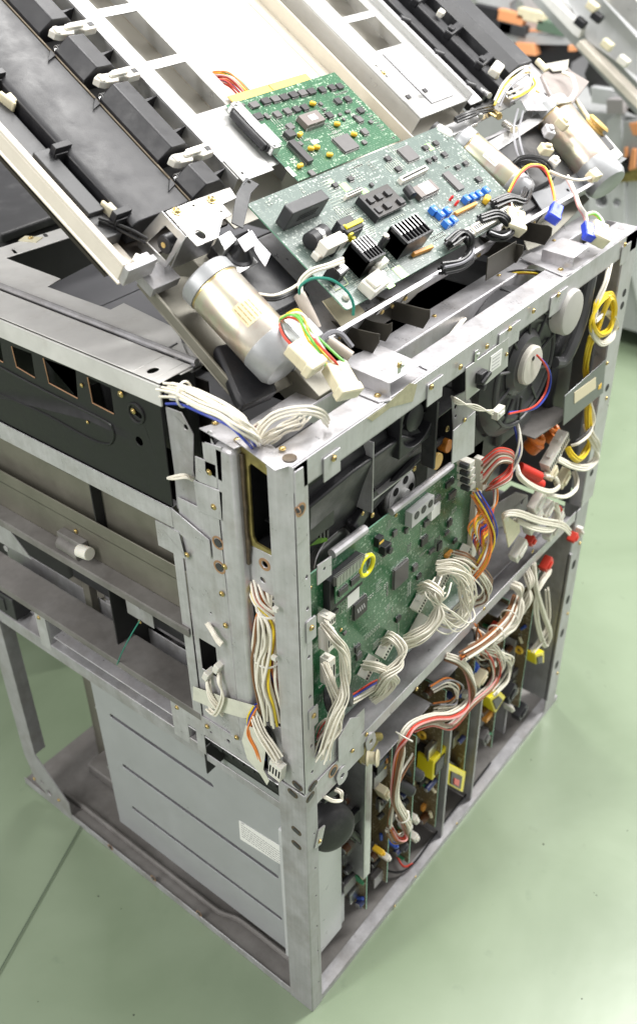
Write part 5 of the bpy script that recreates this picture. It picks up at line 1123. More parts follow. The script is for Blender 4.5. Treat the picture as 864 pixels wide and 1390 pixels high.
loom('single red and white twist between the cream leads',[],rb([(655,880,.010),(668,900,.016),(668,922,.016),(650,945,.010)]),['red','white','pink'],.003,29,r=.0015)
loom('loose white leads over the orange board',[],rb([(585,935,.0),(605,925,.010),(620,935,.014),(615,955,.012),(590,960,.006)]),ws(6,['white','white','orange','grey']),.012,30,r=.0014)
loom('bunch of white and brown leads behind the shelf bracket',[],rb([(560,1025,.0),(545,1050,.006),(535,1075,.010),(530,1105,.008),(528,1130,.004)]),['white','brown','white','white'],.006,31,r=.0014)
loom('tangle of orange and brown leads left of the far partition',[],rb([(640,850,.0),(650,865,.008),(640,882,.010),(655,895,.006),(672,868,.004)]),['white','brown','orange','black','white','brown'],.014,32,r=.0014)
for i,(pts,cn) in enumerate((([(530,1145),(540,1165),(548,1176),(560,1172)],'red'),([(515,1178),(540,1184),(562,1170),(600,1118),(640,1068),(665,1035)],'black'))):
    loom('thin %s lead lying on the base tray'%cn,[],[Vector(W.w(u,v,.02)) for u,v in pts],[cn],.001,33+i,r=.0018)

# ================================================================ lower bay
XE=R.loc(464,1200,-.03)[0]; PALE=mat('pale_end_sheet',(.62,.63,.64),.35,.2,.08,20,rvar=.1)
# drawer shell on the left side
D=thing('drawer_shell','pale grey sheet metal drawer with pressed grooves and a white label below the left side','drawer',(.03,.26,.05))
DM=mat('pale_blue_grey_sheet',(.42,.43,.445),.35,.25,.06,15,.03,150,(.3,.3,.3),.25,14,rvar=.08)
xd=-.030
y0_,z0_=L.loc(380,1290,xd); y1_,z1_=L.loc(160,1100,xd); y2_,z2_=L.loc(115,925,xd); y3_,z3_=L.loc(378,1075,xd)
print('drawer',y0_,z0_,y1_,z1_,y2_,z2_,y3_,z3_)
gr=[]
GROOVE_SHADE=mat('groove_shade_paint',(.17,.17,.18),.6,0,.3,40)  # groove lining coloured dark to paint in the shade of the recess
for (ua,va),(ub,vb) in (((148,965),(290,1073)),((165,1032),(378,1198)),((178,1090),(383,1254))):
    p,q=L.loc(ua,va,xd),L.loc(ub,vb,xd); z=(p[1]+q[1])/2; ya,yb=max(p[0],q[0]),max(.075,min(p[0],q[0])); gr.append((ya,yb,z))
k=MB(); k.plate(L,[(.062,.045),(y1_,.045),(y1_+.003,.404),(.062,.404)],[slot((a+b)/2,z,a-b,.0085) for a,b,z in gr],xd-.0015,xd); dp=obj('side_sheet',k,DM,D,.0006)
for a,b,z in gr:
    k=MB(); k.plate(Fr(L.pt(b-.002,0,0),(0,0,1),(-1,0,0),(0,1,0)),[(z+.0052,xd-.0015),(z+.0048,xd-.0075),(z-.0048,xd-.0095),(z-.0052,xd-.0015),(z-.0055,xd-.011),(z+.0055,xd-.011)],[],0,a-b+.004); obj('pressed_groove',k,GROOVE_SHADE,dp)
k=MB(); p=px(L,[(324,1114),(385,1152),(386,1177),(326,1139)],xd+.0006); k.plate(L,p,[],xd,xd+.0006); cl=obj('white_label',k,LABW,dp)
k=MB(); rnd=random.Random(9); ys=[a[0] for a in p]; zs=[a[1] for a in p]; ymax=max(ys)-.004; ymin=min(ys)+.004; zt=(p[0][1]+p[1][1])/2; zb=(p[2][1]+p[3][1])/2
for i in range(7):
    z=zt-(i+1)*(zt-zb)/8.2; y=ymax
    while y>ymin+.004:
        w_=rnd.uniform(.002,.006) if i else .006; k.box(L,max(ymin,y-w_),y,z-.0005,z+.0005,xd+.0006,xd+.0008); y-=w_+.0012
        if i==0: break
obj('print',k,mat('dark_print',(.16,.16,.17),.6),cl)
k=MB(); k.plate(L,[(.10,.375),(.15,.36),(.10,.33),(.07,.315),(.07,.36)],[],xd,xd+.003); obj('dark_scuff',k,DGREY,dp,.001) if 0 else None
k=MB(); 
for x0,x1,c in ((.024,.040,-.030),(.0405,.050,-.026),(.0505,XE,-.030)): k.box(R,x0,x1,.040,.340,-.07,c)
obj('end_sheet',k,PALE,D,.002)
k=MB(); k.box(R,XE,XE+.012,.040,.110,-.07,-.034); obj('end_tab',k,PALE,D,.002)
k=MB(); p=rp(451,1126,-.02); k.lathe(p,(-.35,-.9,.15),[(-.02,.034),(0,.034),(.006,.031),(.010,.024),(.012,.012)],32); obj('black_hub',k,BLKS,D,.001)
k=MB(); k.tube([rp(462,1117,-.035),rp(493,1143,-.02)],.0055,12); k.tube([rp(462,1125,-.04),rp(492,1150,-.025)],.003,8); obj('dark_rod',k,mat('dark_steel_rod',(.08,.08,.08),.25,.8),D)
k=MB(); p=rp(440,1040,-.02); a,b=R.loc(446,1075,-.01); k.cbox(R,a,b,-.02,.030,.014,.016,-.3); bs=obj('black_bracket',k,BLKP,F,.001)
loom('little white wire loop beside the weld marks on the post',[],rb([(440,1082,.0),(452,1088,.008),(463,1086,.010),(462,1076,.008),(455,1072,.0)]),ws(3),.003,40,r=.0014)
k=MB(); p=rp(497,1028,-.01); k.lathe(p,(.4,-.8,.1),[(0,.010),(.002,.012),(.004,.008),(.012,.008),(.014,.012),(.016,.010)],24); obj('cream_pulley',k,NYLON,F,.0006)
k=MB(); k.cbox(R,*R.loc(500,1018,-.02),-.03,.04,.03,.01,.4); k.cyl(rp(470,1000,-.02),rp(515,1000,-.01),.006); obj('yellow_zinc_bracket',k,YZINC,F,.001)
# partitions: upright sheets seen edge-on
for u,v0,v1,c,dp_ in ((497,1040,1200,-.012,.09),(545,1015,1080,-.03,.10),(612,988,1136,-.006,.16),(655,937,1085,-.006,.16),(700,870,985,-.03,.16)):
    x,zt=R.loc(u,v0,c); _,zb=R.loc(u-8,v1,c); k=MB()
    k.box(Xf(x),-c,-c+dp_,max(.012,zb),zt,-.0015,0); k.box(R,x-.0015,x+(.014 if u==497 else .004),max(.012,zb),zt,c-.001,c)
    obj('partition_sheet',k,SILV if u==497 else STEEL2,F,.0006)
# inner sheets and dark depth
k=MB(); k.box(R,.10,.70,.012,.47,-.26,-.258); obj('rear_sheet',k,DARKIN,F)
k=MB(); k.box(R,.15,.70,.30,.34,-.16,-.14); obj('cross_sheet',k,OLIVE,F,.002)
# power supply boards
def psu(label,x,y0,y1,z0,z1,parts,seed,tall=.026):
    """power board standing on the near side of a partition, parts facing the near post"""
    fr=Xf(x); m=MATS.get('psu%d'%0) or None
    t=board(label,fr,rect(y0,y1,z0,z1),0,.0018,PSU); rnd=random.Random(seed); c=0
    R_=fr
    for i in range(parts):
        a=y0+.006+(y1-y0-.012)*rnd.random()**1.5; b=rnd.uniform(z0+.008,z1-.008); g=rnd.random(); h=rnd.uniform(.008,tall)
        if g<.3:
            k=MB(); r_=rnd.uniform(.004,.008); k.lathe(fr.pt(a,b,c),fr.C,[(0,r_),(h,r_),(h+.001,r_*.85)],16); o=obj('electrolytic_capacitor',k,rnd.choice([BLKP,DGREY,mat('navy_sleeve',(.03,.04,.12),.35),mat('brown_sleeve',(.12,.05,.02),.35)]),t)
            k=MB(); k.lathe(fr.pt(a,b,c+h+.0011),fr.C,[(0,r_*.8),(.0004,r_*.75)],14); obj('metal_end',k,SILV,o)
        elif g<.45:
            k=MB(); k.cbox(fr,a,b,c,rnd.uniform(.006,.012),rnd.uniform(.010,.018),h*.8); obj('film_capacitor',k,rnd.choice([WHITE,mat('ochre_film',(.45,.30,.07),.4),mat('orange_epoxy',(.75,.33,.06),.4),CHIPG,CHIPG]),t,.001)
        elif g<.68:
            k=MB(); k.cbox(fr,a,b,c,.003,.024,h+.006)
            for j in range(5): k.cbox(fr,a+.004,b-.010+j*.005,c,.008,.0012,h+.004)
            obj('heat_sink',k,rnd.choice([SILV,BLKP,STEEL2]),t,.0003)
        elif g<.8:
            k=MB(); k.torus(fr.pt(a,b,c+.006),fr.C,.006,.0028,18,k=6); obj('coil',k,rnd.choice([mat('copper_coil',(.45,.20,.07),.3,.7,.3,400),mat('yellow_epoxy',(.80,.50,.04),.35)]),t)
        else:
            k=MB(); d=fr.A*math.cos(g*30)+fr.B*math.sin(g*30); p=fr.pt(a,b,c+.004); k.lathe(p-d*.007,d,[(0,.001),(.001,.0028),(.013,.0028),(.014,.001)],10); obj('resistor',k,rnd.choice([mat('blue_body',(.03,.08,.4),.4),NYLON,mat('green_body',(.05,.25,.12),.4)]),t)
    smd(t,fr,c,(y0+.004,y1-.004,z0+.005,z1-.005),70,seed); return t
PSU=pcb('tan_board',Xf(0),(.15,.115,.06),(.20,.155,.085),(.42,.38,.28),.8,.8)
psu('tan power board just behind the bare bright partition sheet',.150,.015,.10,.05,.33,42,1)
psu('tan power board beside the two fat black capacitors',.212,.020,.12,.04,.36,46,2)
psu('power board standing behind the first yellow transformer',.262,.012,.14,.04,.34,40,3)
psu('power board facing the red cored yellow transformer',.338,.012,.16,.05,.37,44,4)
psu('power board on the near side of the fourth partition',.420,.012,.18,.06,.38,52,5)
psu('power board deep in the far half of the lower bay',.515,.012,.18,.08,.42,56,6)
psu('last power board against the far side sheet',.610,.012,.18,.10,.43,50,7)
for i,(x0,x1,z) in enumerate(((.16,.30,.375),(.32,.46,.395),(.48,.62,.41))):
    k=MB(); k.box(W,x0,x1,.012,.20,z,z+.0015); sg=obj('cover_sheet',k,STEEL2,F,.001)
def big_trafo(label,pts,c,dep,inner=None):
    a=[rp(u,v,c) for u,v in pts]; t=thing('transformer',label,'transformer',a[0])
    block('yellow_winding',a,(0,dep,0),[mat('yellow_polyester_tape',(.85,.72,.02),.35)],t,.0015)
    cx_=sum((p for p in a),Vector())/len(a); b_=[cx_+(p-cx_)*.62+Vector((-.003,-.0025,-.001)) for p in a]; block('dark_core',b_,(0,.01,0),[CHIP],t,.0008)
    d_=[cx_+(p-cx_)*1.02+Vector((0,.012,0)) for p in a]; block('ferrite_core',[p+Vector((.004,0,0)) for p in d_],(0,dep*.8,0),[CHIP],t,.001)
    if inner: block('red_tape',[cx_+(p-cx_)*.3+Vector((-.004,-.004,-.004)) for p in a],(0,.01,0),[mat('red_nylon',(.62,.05,.03),.35)],t)
    return t
big_trafo('tall yellow taped transformer left of the tall partition',[(588,1034),(608,1010),(606,1034),(586,1060)],-.012,.03)
big_trafo('large square yellow taped transformer with a red core right of the tall partition',[(608,1036),(632,1048),(628,1076),(606,1064)],-.010,.03,True)
big_trafo('small yellow taped transformer near the far tall partition',[(664,948),(678,938),(686,946),(672,968)],-.008,.03)
big_trafo('yellow taped coil at the far edge of the lower bay',[(726,888),(738,884),(738,900),(727,902)],-.0,.02)
for i,(u,v) in enumerate(((560,1048),(548,1068))):
    t=thing('electrolytic_capacitor','%s of the two fat black capacitors lying beside the hanging orange ribbon'%('upper','lower')[i],'capacitor',rp(u,v,-.02)); d=(rp(u+22,v+14,.0)-rp(u,v,-.02)).normalized()
    k=MB(); k.lathe(rp(u-12,v-8,-.03),d,[(0,.008),(.001,.009),(.034,.009),(.035,.008)],22); obj('sleeve',k,DGREY,t)
    k=MB(); k.lathe(rp(u-12,v-8,-.03)+d*.0352,d,[(0,.008),(.0006,.0078)],22); obj('metal_end',k,SILV,t)
for i,(u,v,m_,w_,h_) in enumerate(((550,1120,WHITE,.014,.020),(560,1135,WHITE,.012,.018),(545,1148,DGREY,.016,.010),(560,1110,WHITE,.01,.024),(532,1145,mat('blue_body',(.03,.08,.4),.4),.008,.012),(514,1155,mat('yellow_epoxy',(.80,.50,.04),.35),.009,.009),(522,1162,WHITE,.010,.010),(690,940,BLKP,.03,.03),(705,965,BLKP,.03,.02),(690,960,WHITE,.006,.022),(640,905,mat('blue_body',(.03,.08,.4),.4),.02,.008),(672,858,mat('red_nylon',(.62,.05,.03),.35),.026,.022),(655,1000,CHIPG,.02,.03),(672,890,SILV,.03,.02),(520,1075,NYLON,.012,.03),(650,920,NYLON,.03,.008))):
    a,b=R.loc(u,v,-.02); k=MB(); k.cbox(R,a,b,-.03,w_,h_,.018,.4); k.cbox(R,a,b,-.012,w_*.6,h_*.5,.003,.4); obj('socket',k,m_,F,.0012)
# far side sheet of the lower bay
k=MB(); k.plate(Xf(.70),rect(.0,.30,.05,.47),[],-.0015,0); k.box(R,.70,.705,.05,.40,-.002,.004); obj('side_sheet',k,STEEL2,F)
# ================================================================ wires of the left-hand face and the top
def lp_(u,v,c): return Vector(L.w(u,v,c))
def lb_(pts): return [lp_(*p) for p in pts]
def wp_(u,v,z): return Vector(W.w(u,v,z))
def tp(u,v,n): return Vector(T.w(u,v,n))
G='wire harnesses of the machine'
t=loom('tall tied bundle of white, brown and orange wires between the two near columns',[],lb_([(352,785,-.020),(357,812,-.012),(362,840,-.008),(360,865,-.006),(358,890,-.004),(362,920,-.002),(368,945,-.004),(372,972,-.010)]),['white','white','brown','white','white','orange','white','blue','white','white','brown','white','white','red','white','white','yellow','white','white','white','white','white','brown','white','white','white','white'],.018,70,r=.0018,fan0=.7,fan1=1.1)
for (u,v,r_) in ((364,827,.0125),(362,893,.0135)):
    k=MB(); k.torus(lp_(u,v,-.006),(0,-.2,1),r_,.0013,26,k=6); k.cbox(L,*L.loc(u+10,v,.006),.004,.006,.005,.004); obj('cable_tie',k,WHITE,t)
bundle(t,lb_([(348,795,-.022),(350,815,-.012),(356,838,-.008),(352,862,-.01)]),['orange','blue','red','yellow','orange','blue'],.008,.0014,seed=71)
bundle(t,lb_([(376,830,-.02),(378,855,-.012),(380,885,-.012)]),['yellow','red','brown'],.003,.0013,seed=72)
k=MB(); k.tube(spline(lb_([(366,965,-.03),(372,985,-.02),(378,1010,-.02)])),.013,12); obj('black_sleeve',k,BLKS,t)
loom('short stub of white and coloured wires ending in two white plugs below the tied bundle',[(L,380,1040,.004,.018,.026,.010,.15)],lb_([(346,960,-.004),(348,975,.004),(356,995,.008),(366,1012,.010),(378,1030,.010)]),['white']*9,.008,73,r=.0013,fan0=.7)
loom('orange and blue wires spilling down beside the adhesive tape',[],lb_([(347,958,.002),(340,975,.006),(340,995,.008),(350,1015,.008),(356,1030,.006)]),['orange','blue','blue','orange','yellow','blue','orange'],.006,74,r=.0013)
k=MB(); pts=[(333,985),(350,990),(360,1020),(357,1045),(365,1060),(362,1066),(352,1050),(335,1030),(328,1005)]
k.plate(L,px(L,pts,.010),[],.009,.010); tape=obj('translucent_tape',k,mat('pale_translucent_tape',(.66,.66,.56),.3,0,.15,60),None,.0003,'flap of pale translucent tape hanging off the bottom of the near column',cat='tape')
k=MB(); k.plate(L,px(L,[(262,932),(300,945),(345,958),(352,972),(330,975),(296,965),(262,950)],.0045),[],.004,.0045); obj('translucent_tape',k,MATS['pale_translucent_tape'],None,0,'strip of pale tape stuck across the foot of the near columns',cat='tape')
screw(L,355,1042,.010,None) if 0 else None
loom('two cream leads with plugs poking out of the lower slot in the column',[],lb_([(285,910,-.010),(282,925,.004),(286,945,.008),(296,960,.006),(302,968,.0)]),ws(5),.005,75,r=.0014)
loom('cream leads curling out beside the tape on the column foot',[],lb_([(300,905,-.006),(298,925,.006),(302,945,.008),(292,968,.008),(282,962,.004)]),ws(4),.004,76,r=.0014)
k=MB(); 
for u,v in ((298,905),(285,915)): a,b=L.loc(u,v,.0); k.cbox(L,a,b,-.006,.008,.014,.014,.4)
obj('plug',k,WHITE,None,.001,'pair of small white plugs in the lower slot of the column',cat='plug') if 0 else None
for i,(u,v) in enumerate(((298,904),(284,914))):
    a,b=L.loc(u,v,.0); k=MB(); k.cbox(L,a,b,-.006,.008,.014,.014,.4); obj('plug',k,WHITE,None,.001,'%s small white plug in the lower slot of the column'%('upper','lower')[i],cat='plug',group='small plugs in the column slot')
loom('frayed white tag sticking out of the square hole in the column',[],lb_([(280,842,-.006),(288,855,.004),(296,868,.006),(302,874,.006)]),ws(4),.004,77,r=.0016)
loom('little white wire loop poking out left of the step bracket',[],lb_([(262,648,-.004),(250,644,.006),(236,646,.010),(228,649,.010),(236,650,.012),(252,648,.008),(262,652,.0)]),ws(2),.0015,78,r=.0013)
k=MB(); k.tube(spline(lb_([(190,842,.0),(178,862,.006),(166,885,.006),(159,902,.001)])),.0009,6); obj('green_thread',k,wmat('teal'),None,0,'thin green string hooked over the dusty ledge on the left side',cat='string')
# white bundle over the top of the near corner
zt=.975
t=loom('fan of white wires with one blue wire running over the near top corner',[],[wp_(228,532,.975),wp_(250,535,.988),wp_(278,548,.992),wp_(305,560,.99),wp_(325,575,.985),wp_(338,590,.972),wp_(346,600,.952)],['white','white','white','blue','white','white','white','white','white','brown','white','blue','white','white'],.013,80,r=.0014,fan0=1,fan1=.6)
k=MB(); k.torus(wp_(250,535,.988),(.2,-1,.1),.012,.0012,20,k=6); obj('cable_tie',k,WHITE,t)
loom('white wires arching over the inside of the top corner towards the rail',[],[wp_(350,600,.955),wp_(352,585,.965),wp_(368,568,.975),wp_(392,558,.980),(wp_(418,556,.980)),wp_(436,562,.972),wp_(444,574,.955)],ws(4),.006,81,r=.0014)
loom('short white wires bunched behind the top corner',[],[wp_(356,600,.950),wp_(372,590,.958),wp_(388,580,.960),wp_(405,574,.955),wp_(412,566,.945)],ws(7),.010,82,r=.0013)
loom('white wires dropping from the drip tray into the open top',[],[wp_(350,580,.95),wp_(366,572,.94),wp_(384,572,.93),wp_(402,580,.92)],ws(5,['white','white','red']),.009,83,r=.0013)
# dark deck with a green board just under the open top, between the two rails
k=MB(); k.box(W,.03,.72,.036,.117,.84,.842); k.box(W,.20,.72,.15,.55,.86,.862); obj('inner_deck',k,BLKS,F)
k=MB(); k.box(W,.055,.20,.045,.058,.88,.912); obj('air_duct',k,DGREY,F,.006)
PCB4=pcb('green_solder_mask_flat',W,(.012,.09,.03),(.02,.13,.05),(.3,.4,.3),.9,.7)
b4=board('green circuit board lying under the open top between the two parallel rails',W,rect(.22,.40,.045,.11),.885,.0018,PCB4)
for x,y_,la,lb2,h in ((.25,.07,.02,.012,.008),(.29,.08,.03,.012,.006),(.33,.07,.014,.012,.012),(.36,.085,.02,.02,.005)): chip(b4,W,x,y_,.885,la,lb2,h,0,CHIP,'a')
k=MB(); k.lathe((.53,.085,.845),(1,.1,.0),[(-.06,.030),(.06,.030),(.062,.022)],26); obj('black_roller_housing',k,BLKS,F,.002)
loom('pair of pale wires bending up between the two parallel rails',[],[wp_(575,500,.90),wp_(598,475,.93),wp_(612,455,.935),wp_(630,432,.93)],ws(2),.003,84,r=.0018)
loom('thin yellow and red wires running between the rails at the far end',[],[wp_(680,375,.94),wp_(700,370,.945),wp_(722,370,.945),wp_(735,374,.93)],['yellow','red','black'],.004,85,r=.0016)
# ---------------------------------------------------------------- wires on the hinged unit
def nyl(t,a,b,l=.030,w_=.020,h=.014,m=NYLON,name='nylon_plug'):
    """a nylon housing from point a pointing to b"""
    a,b=Vector(a),Vector(b); d=(b-a).normalized(); X=d.cross(-T.C); X.normalize(); Y=d.cross(X); fr=Fr(a,d,X,Y)
    k=MB(); k.box(fr,0,l,-w_/2,w_/2,-h/2,h/2); k.box(fr,l*.72,l*.98,-w_*.56,w_*.56,-h*.56,h*.56); k.box(fr,l*.1,l*.45,-w_*.18,w_*.18,-h*.7,h*.5)
    return obj(name,k,m,t,.0016)
t=thing('wire_harness','red, black, green and yellow motor leads ending in two cream plugs over the near rail','wire harness',tp(405,430,.03),G)
s=[tp(377,430,.02),tp(380,445,.03),tp(386,458,.034),tp(397,470,.034)]; 
for i,c_ in enumerate(('red','black')): bundle(t,[p+T.A*(.002*i) for p in s],[c_],.0,.0013,seed=90+i)
s=[tp(385,432,.02),tp(398,426,.036),tp(410,432,.040),(tp(420,450,.040)),tp(434,470,.038),tp(452,492,.034),tp(460,500,.030)]
for i,c_ in enumerate(('lime','yellow','red','white','yellow','lime')): bundle(t,[p+T.A*(.0030*((i*7)%6-2.5)*(1 if j in (0,1,5,6) else .7+.25*math.sin(i*2.+j)))+T.C*(.0045*math.sin(i*1.9+j*.8)) for j,p in enumerate(s)],[c_],.002,.0012,seed=93+i)
nyl(t,tp(397,468,.034),tp(440,512,.034),.034,.022); nyl(t,tp(452,496,.030),tp(482,548,.030),.036,.024)
t=thing('wire_harness','grey sheathed cable with brown, white and green cores over the largest board corner','wire harness',tp(405,400,.02),G)
k=MB(); k.tube(spline([tp(406,400,.012),tp(412,412,.010),tp(420,428,.006),tp(428,446,.0)]),.0065,12); k.tube(spline([tp(445,462,.014),tp(462,474,.014),tp(476,484,.014)]),.0055,12); obj('grey_sheath',k,mat('warm_grey_sheath',(.42,.37,.32),.5,0,.08,60),t)
bundle(t,[tp(408,400,.014),tp(409,384,.020),tp(422,370,.030),tp(445,362,.036),tp(464,354,.034)],['white','brown','white'],.003,.0019,seed=100)
bundle(t,[tp(406,402,.014),tp(408,388,.024),tp(425,378,.034),tp(450,380,.036),tp(470,395,.030),(tp(479,412,.020)),tp(479,428,.010)],['teal'],.0,.0016,seed=101)
loom('black and white leads running from the large motor to the edge of the large board',[],[tp(350,402,.0),tp(372,404,.010),tp(392,396,.012),tp(408,386,.014),tp(412,380,.018)],['black','black','white','black'],.004,102,r=.0018)
loom('dark grey cable curving under the power connector near the beam',[],[tp(395,500,-.01),tp(425,470,.0),tp(445,452,.008),tp(462,452,.010),tp(478,470,.004)],['grey','black'],.004,103,r=.003)
# black fans leaving the bottom connectors of the large board
for lb0,pts,n_ in (('left fan of black wires curling under the bottom edge of the large board',[(608,332),(625,318),(636,325),(638,345),(625,360),(600,366)],9),('right fan of black wires curling under the bottom edge of the large board',[(650,298),(672,292),(686,300),(690,314),(678,322),(662,318)],11),('black wires sweeping from the last board connector to the right motors',[(668,278),(690,270),(708,272),(714,256),(712,240),(700,232)],9)):
    loom(lb0,[],[tp(u,v,(.022 if i<3 else .012) ) for i,(u,v) in enumerate(pts)],['black','black','black','black','grey','black','black','black','black','black','black'][:n_],.009,110+n_+len(lb0),r=.0019)
loom('black sleeved leads under the slide plate of the right rail',[],[tp(618,163,.008),tp(634,156,.014),tp(650,150,.012),tp(668,146,.010)],['black']*5,.006,120,r=.002)
t=loom('red and yellow leads hanging to a blue terminal at the middle of the beam',[],[tp(690,262,.02),tp(702,240,.03),tp(718,226,.036),tp(736,228,.036),tp(746,245,.034),tp(752,268,.030),tp(752,282,.026)],['red','red','yellow'],.003,121,r=.0014)
BLUEP=mat('blue_nylon',(.035,.07,.55),.35)
nyl(t,tp(755,280,.026),tp(744,314,.022),.030,.016,.012,BLUEP,'blue_terminal')
t=loom('white and red leads hanging to a blue terminal and cream plug, farthest right',[],[tp(770,240,.02),tp(780,262,.026),tp(786,280,.024),tp(794,292,.020),tp(797,306,.018)],['white','red','white','pink'],.004,122,r=.0015)
nyl(t,tp(796,304,.018),tp(800,334,.014),.026,.014,.011,BLUEP,'blue_terminal'); nyl(t,tp(812,306,.018),tp(812,342,.014),.032,.022,.016)
bundle(t,[tp(794,292,.020),(tp(806,290,.022)),tp(816,300,.020),tp(818,310,.018)],['lime','yellow','white'],.002,.0014,seed=123)
t=loom('cream plug hanging below the right connector of the large board',[],[tp(690,270,.02),tp(694,280,.022),tp(696,292,.020)],['red','yellow','white','orange'],.004,124,r=.0013); nyl(t,tp(697,288,.020),tp(697,325,.012),.030,.024,.016)
t=loom('single white lead lying across the big right motor to a small plug',[],[tp(745,232,.04),tp(765,240,.042),tp(785,244,.042),tp(805,240,.042)],ws(2),.002,125,r=.0018); nyl(t,tp(800,240,.042),tp(822,232,.042),.018,.014,.012)
loom('white loop of cable behind the top bracket of the right motor',[],[tp(762,98,.03),tp(776,106,.034),tp(780,122,.034),tp(772,136,.032),tp(756,140,.028)],ws(3),.003,126,r=.002)
loom('grey leads hanging down from the right bracket',[],[tp(706,148,.02),tp(700,175,.02),tp(704,205,.018),tp(714,228,.014)],['grey','grey'],.010,127,r=.0016)
loom('tangle of cream and white leads around the right bracket',[],[tp(672,140,.02),tp(684,118,.03),tp(700,102,.034),tp(716,96,.034),tp(722,112,.03),tp(706,126,.03),tp(692,132,.028)],['white','yellow','white','grey'],.010,128,r=.0016)
loom('black leads knotted between the two right motors',[],[tp(690,232,.01),tp(704,218,.022),tp(722,216,.026),tp(738,222,.024),tp(748,236,.018)],['black']*7,.010,129,r=.0016)
loom('pink and orange wires emerging between the green board and the left window rail',[],[tp(284,106,-.02),tp(296,104,-.012),tp(308,106,-.010),tp(320,114,-.010),tp(334,128,-.012)],['red','orange','yellow','blue','white','pink','orange','green','red','black','orange','red'],.011,130,r=.0013)
k=MB(); k.cbox(T,*T.loc(300,122,.0),.004,.03,.004,.004,.3); obj('white_plug',k,WHITE,None,.001,'slim white plug beside the pink and orange wires on the cream panel',cat='plug') if 0 else None
for i,(u,v,n_) in enumerate(((672,98,.01),(700,84,.012),(690,132,.02),(742,200,.03),(752,218,.03),(746,176,.03),(765,165,.03))):
    a,b=T.loc(u,v,n_); k=MB(); k.cbox(T,a,b,n_-.01,.018,.013,.012,.5+i*.7); k.cbox(T,a,b,n_+.002,.010,.006,.004,.5+i*.7)
    obj('white_block',k,[WHITE,WHITE,SILV,NYLON,WHITE,STEEL,NYLON][i],U,.0015)
for i,(u,v) in enumerate(((652,122),(665,150),(685,168),(640,150),(716,120),(735,140))):
    k=MB(); k.cyl(tp(u,v,.0),tp(u+12,v+8,.012),.004+.001*(i%3),seg=12); obj('steel_pin',k,[SILV,BRASS,BRIGHT][i%3],U,.0005)
k=MB(); k.plate(T,px(T,[(600,172),(690,132),(700,140),(612,185)],-.004),[],-.006,-.004); k.plate(T,px(T,[(640,205),(735,150),(742,160),(655,218)],.002),[],.0,.002); obj('cross_strip',k,SILV,U,.0005)
# ================================================================ machines behind, out of focus
BG='half dismantled machines standing in the background'
B=thing('background_copier','pale grey copier frame with orange parts, blurred behind the far right corner','machine frame',(2.2,.5,0),BG)
XB=Xf(2.2)
def bp_(u,v,x=2.2): f_=Xf(x); return f_.loc(u,v,0)
def bpl(name,pts,m,x=2.2,th=.02,holes=(),bev=.002,par=None):
    f_=Xf(x); k=MB(); k.plate(f_,[f_.loc(u,v,0) for u,v in pts],[[(f_.loc(u,v,0)[0]+r*math.cos(a*.6),f_.loc(u,v,0)[1]+r*math.sin(a*.6)) for a in range(10)] for u,v,r in holes],-th,0); return obj(name,k,m,par or B,bev)
GR=mat('background_grey_sheet',(.60,.61,.62),.45,.25,.12,8); GR2=mat('background_mid_grey_sheet',(.42,.43,.43),.5,.2,.15,8)
ORG=mat('orange_guide_plastic',(.78,.34,.15),.5)
k=MB(); k.box(W,2.25,3.0,.30,1.25,.06,.70); obj('body_sheet',k,GR2,B,.004)
bpl('side_sheet',[(795,215),(875,175),(960,420),(960,600),(880,480),(845,330),(800,330)],GR,2.2,.04,[(815,272,.02),(843,250,.018)])
bpl('upright',[(822,165),(842,150),(848,330),(832,340)],GR,2.18,.03,[(836,275,.012)])
bpl('olive_rail',[(835,232),(875,228),(875,245),(838,248)],YZINC,2.16,.02)
bpl('dark_slot',[(846,165),(880,160),(880,228),(838,228)],GR2,2.17,.01)
for pts in ([(852,168),(878,164),(878,184),(858,184)],[(846,200),(850,200),(850,222),(846,222)],[(856,202),(862,202),(860,230),(852,232)]): bpl('orange_lever',pts,ORG,2.15,.01)
bpl('black_block',[(842,215),(850,212),(852,234),(842,236)],BLKP,2.15,.02)
bpl('black_opening',[(800,80),(880,130),(880,165),(800,130),(792,100)],DARKIN,2.22,.02)
bpl('grey_shelf',[(800,118),(880,130),(880,150),(802,140)],GR,2.19,.05)
bpl('pinkish_block',[(822,135),(845,135),(845,155),(822,155)],mat('dull_mauve_grey',(.32,.30,.30),.5),2.16,.03)
# its own swung-up unit, top right
C_=thing('background_transport_unit','blurred transport unit of the background machine, swung up in the top right corner','transport unit',(2.2,.6,1.0),None)
for pts,m,x in (([(725,-20),(740,-20),(880,128),(880,175),(785,70),(720,0)],GR2,2.05),([(760,-20),(800,-20),(900,90),(900,130),(795,55)],GR,2.0),([(722,-12),(738,-12),(790,38),(784,52),(776,46)],mat('worn_white_tube',(.72,.71,.69),.35,0,.1,20),1.98),([(800,-20),(845,-20),(900,40),(900,80)],PLATE,1.96),([(780,62),(786,55),(880,150),(880,165)],BEIGE,1.97)):
    bpl('slanted_rail',pts,m,x,.04,par=C_)
for u,v in ((790,30),(812,22),(826,60),(848,82),(806,8)):
    f_=Xf(1.94); a,b=f_.loc(u,v,0); k=MB(); k.cbox(f_,a,b,0,.03,.02,.02,.5); obj('small_clip',k,[BLKP,NYLON,BLKP,WHITE,BRASS][u%5],C_,.003)
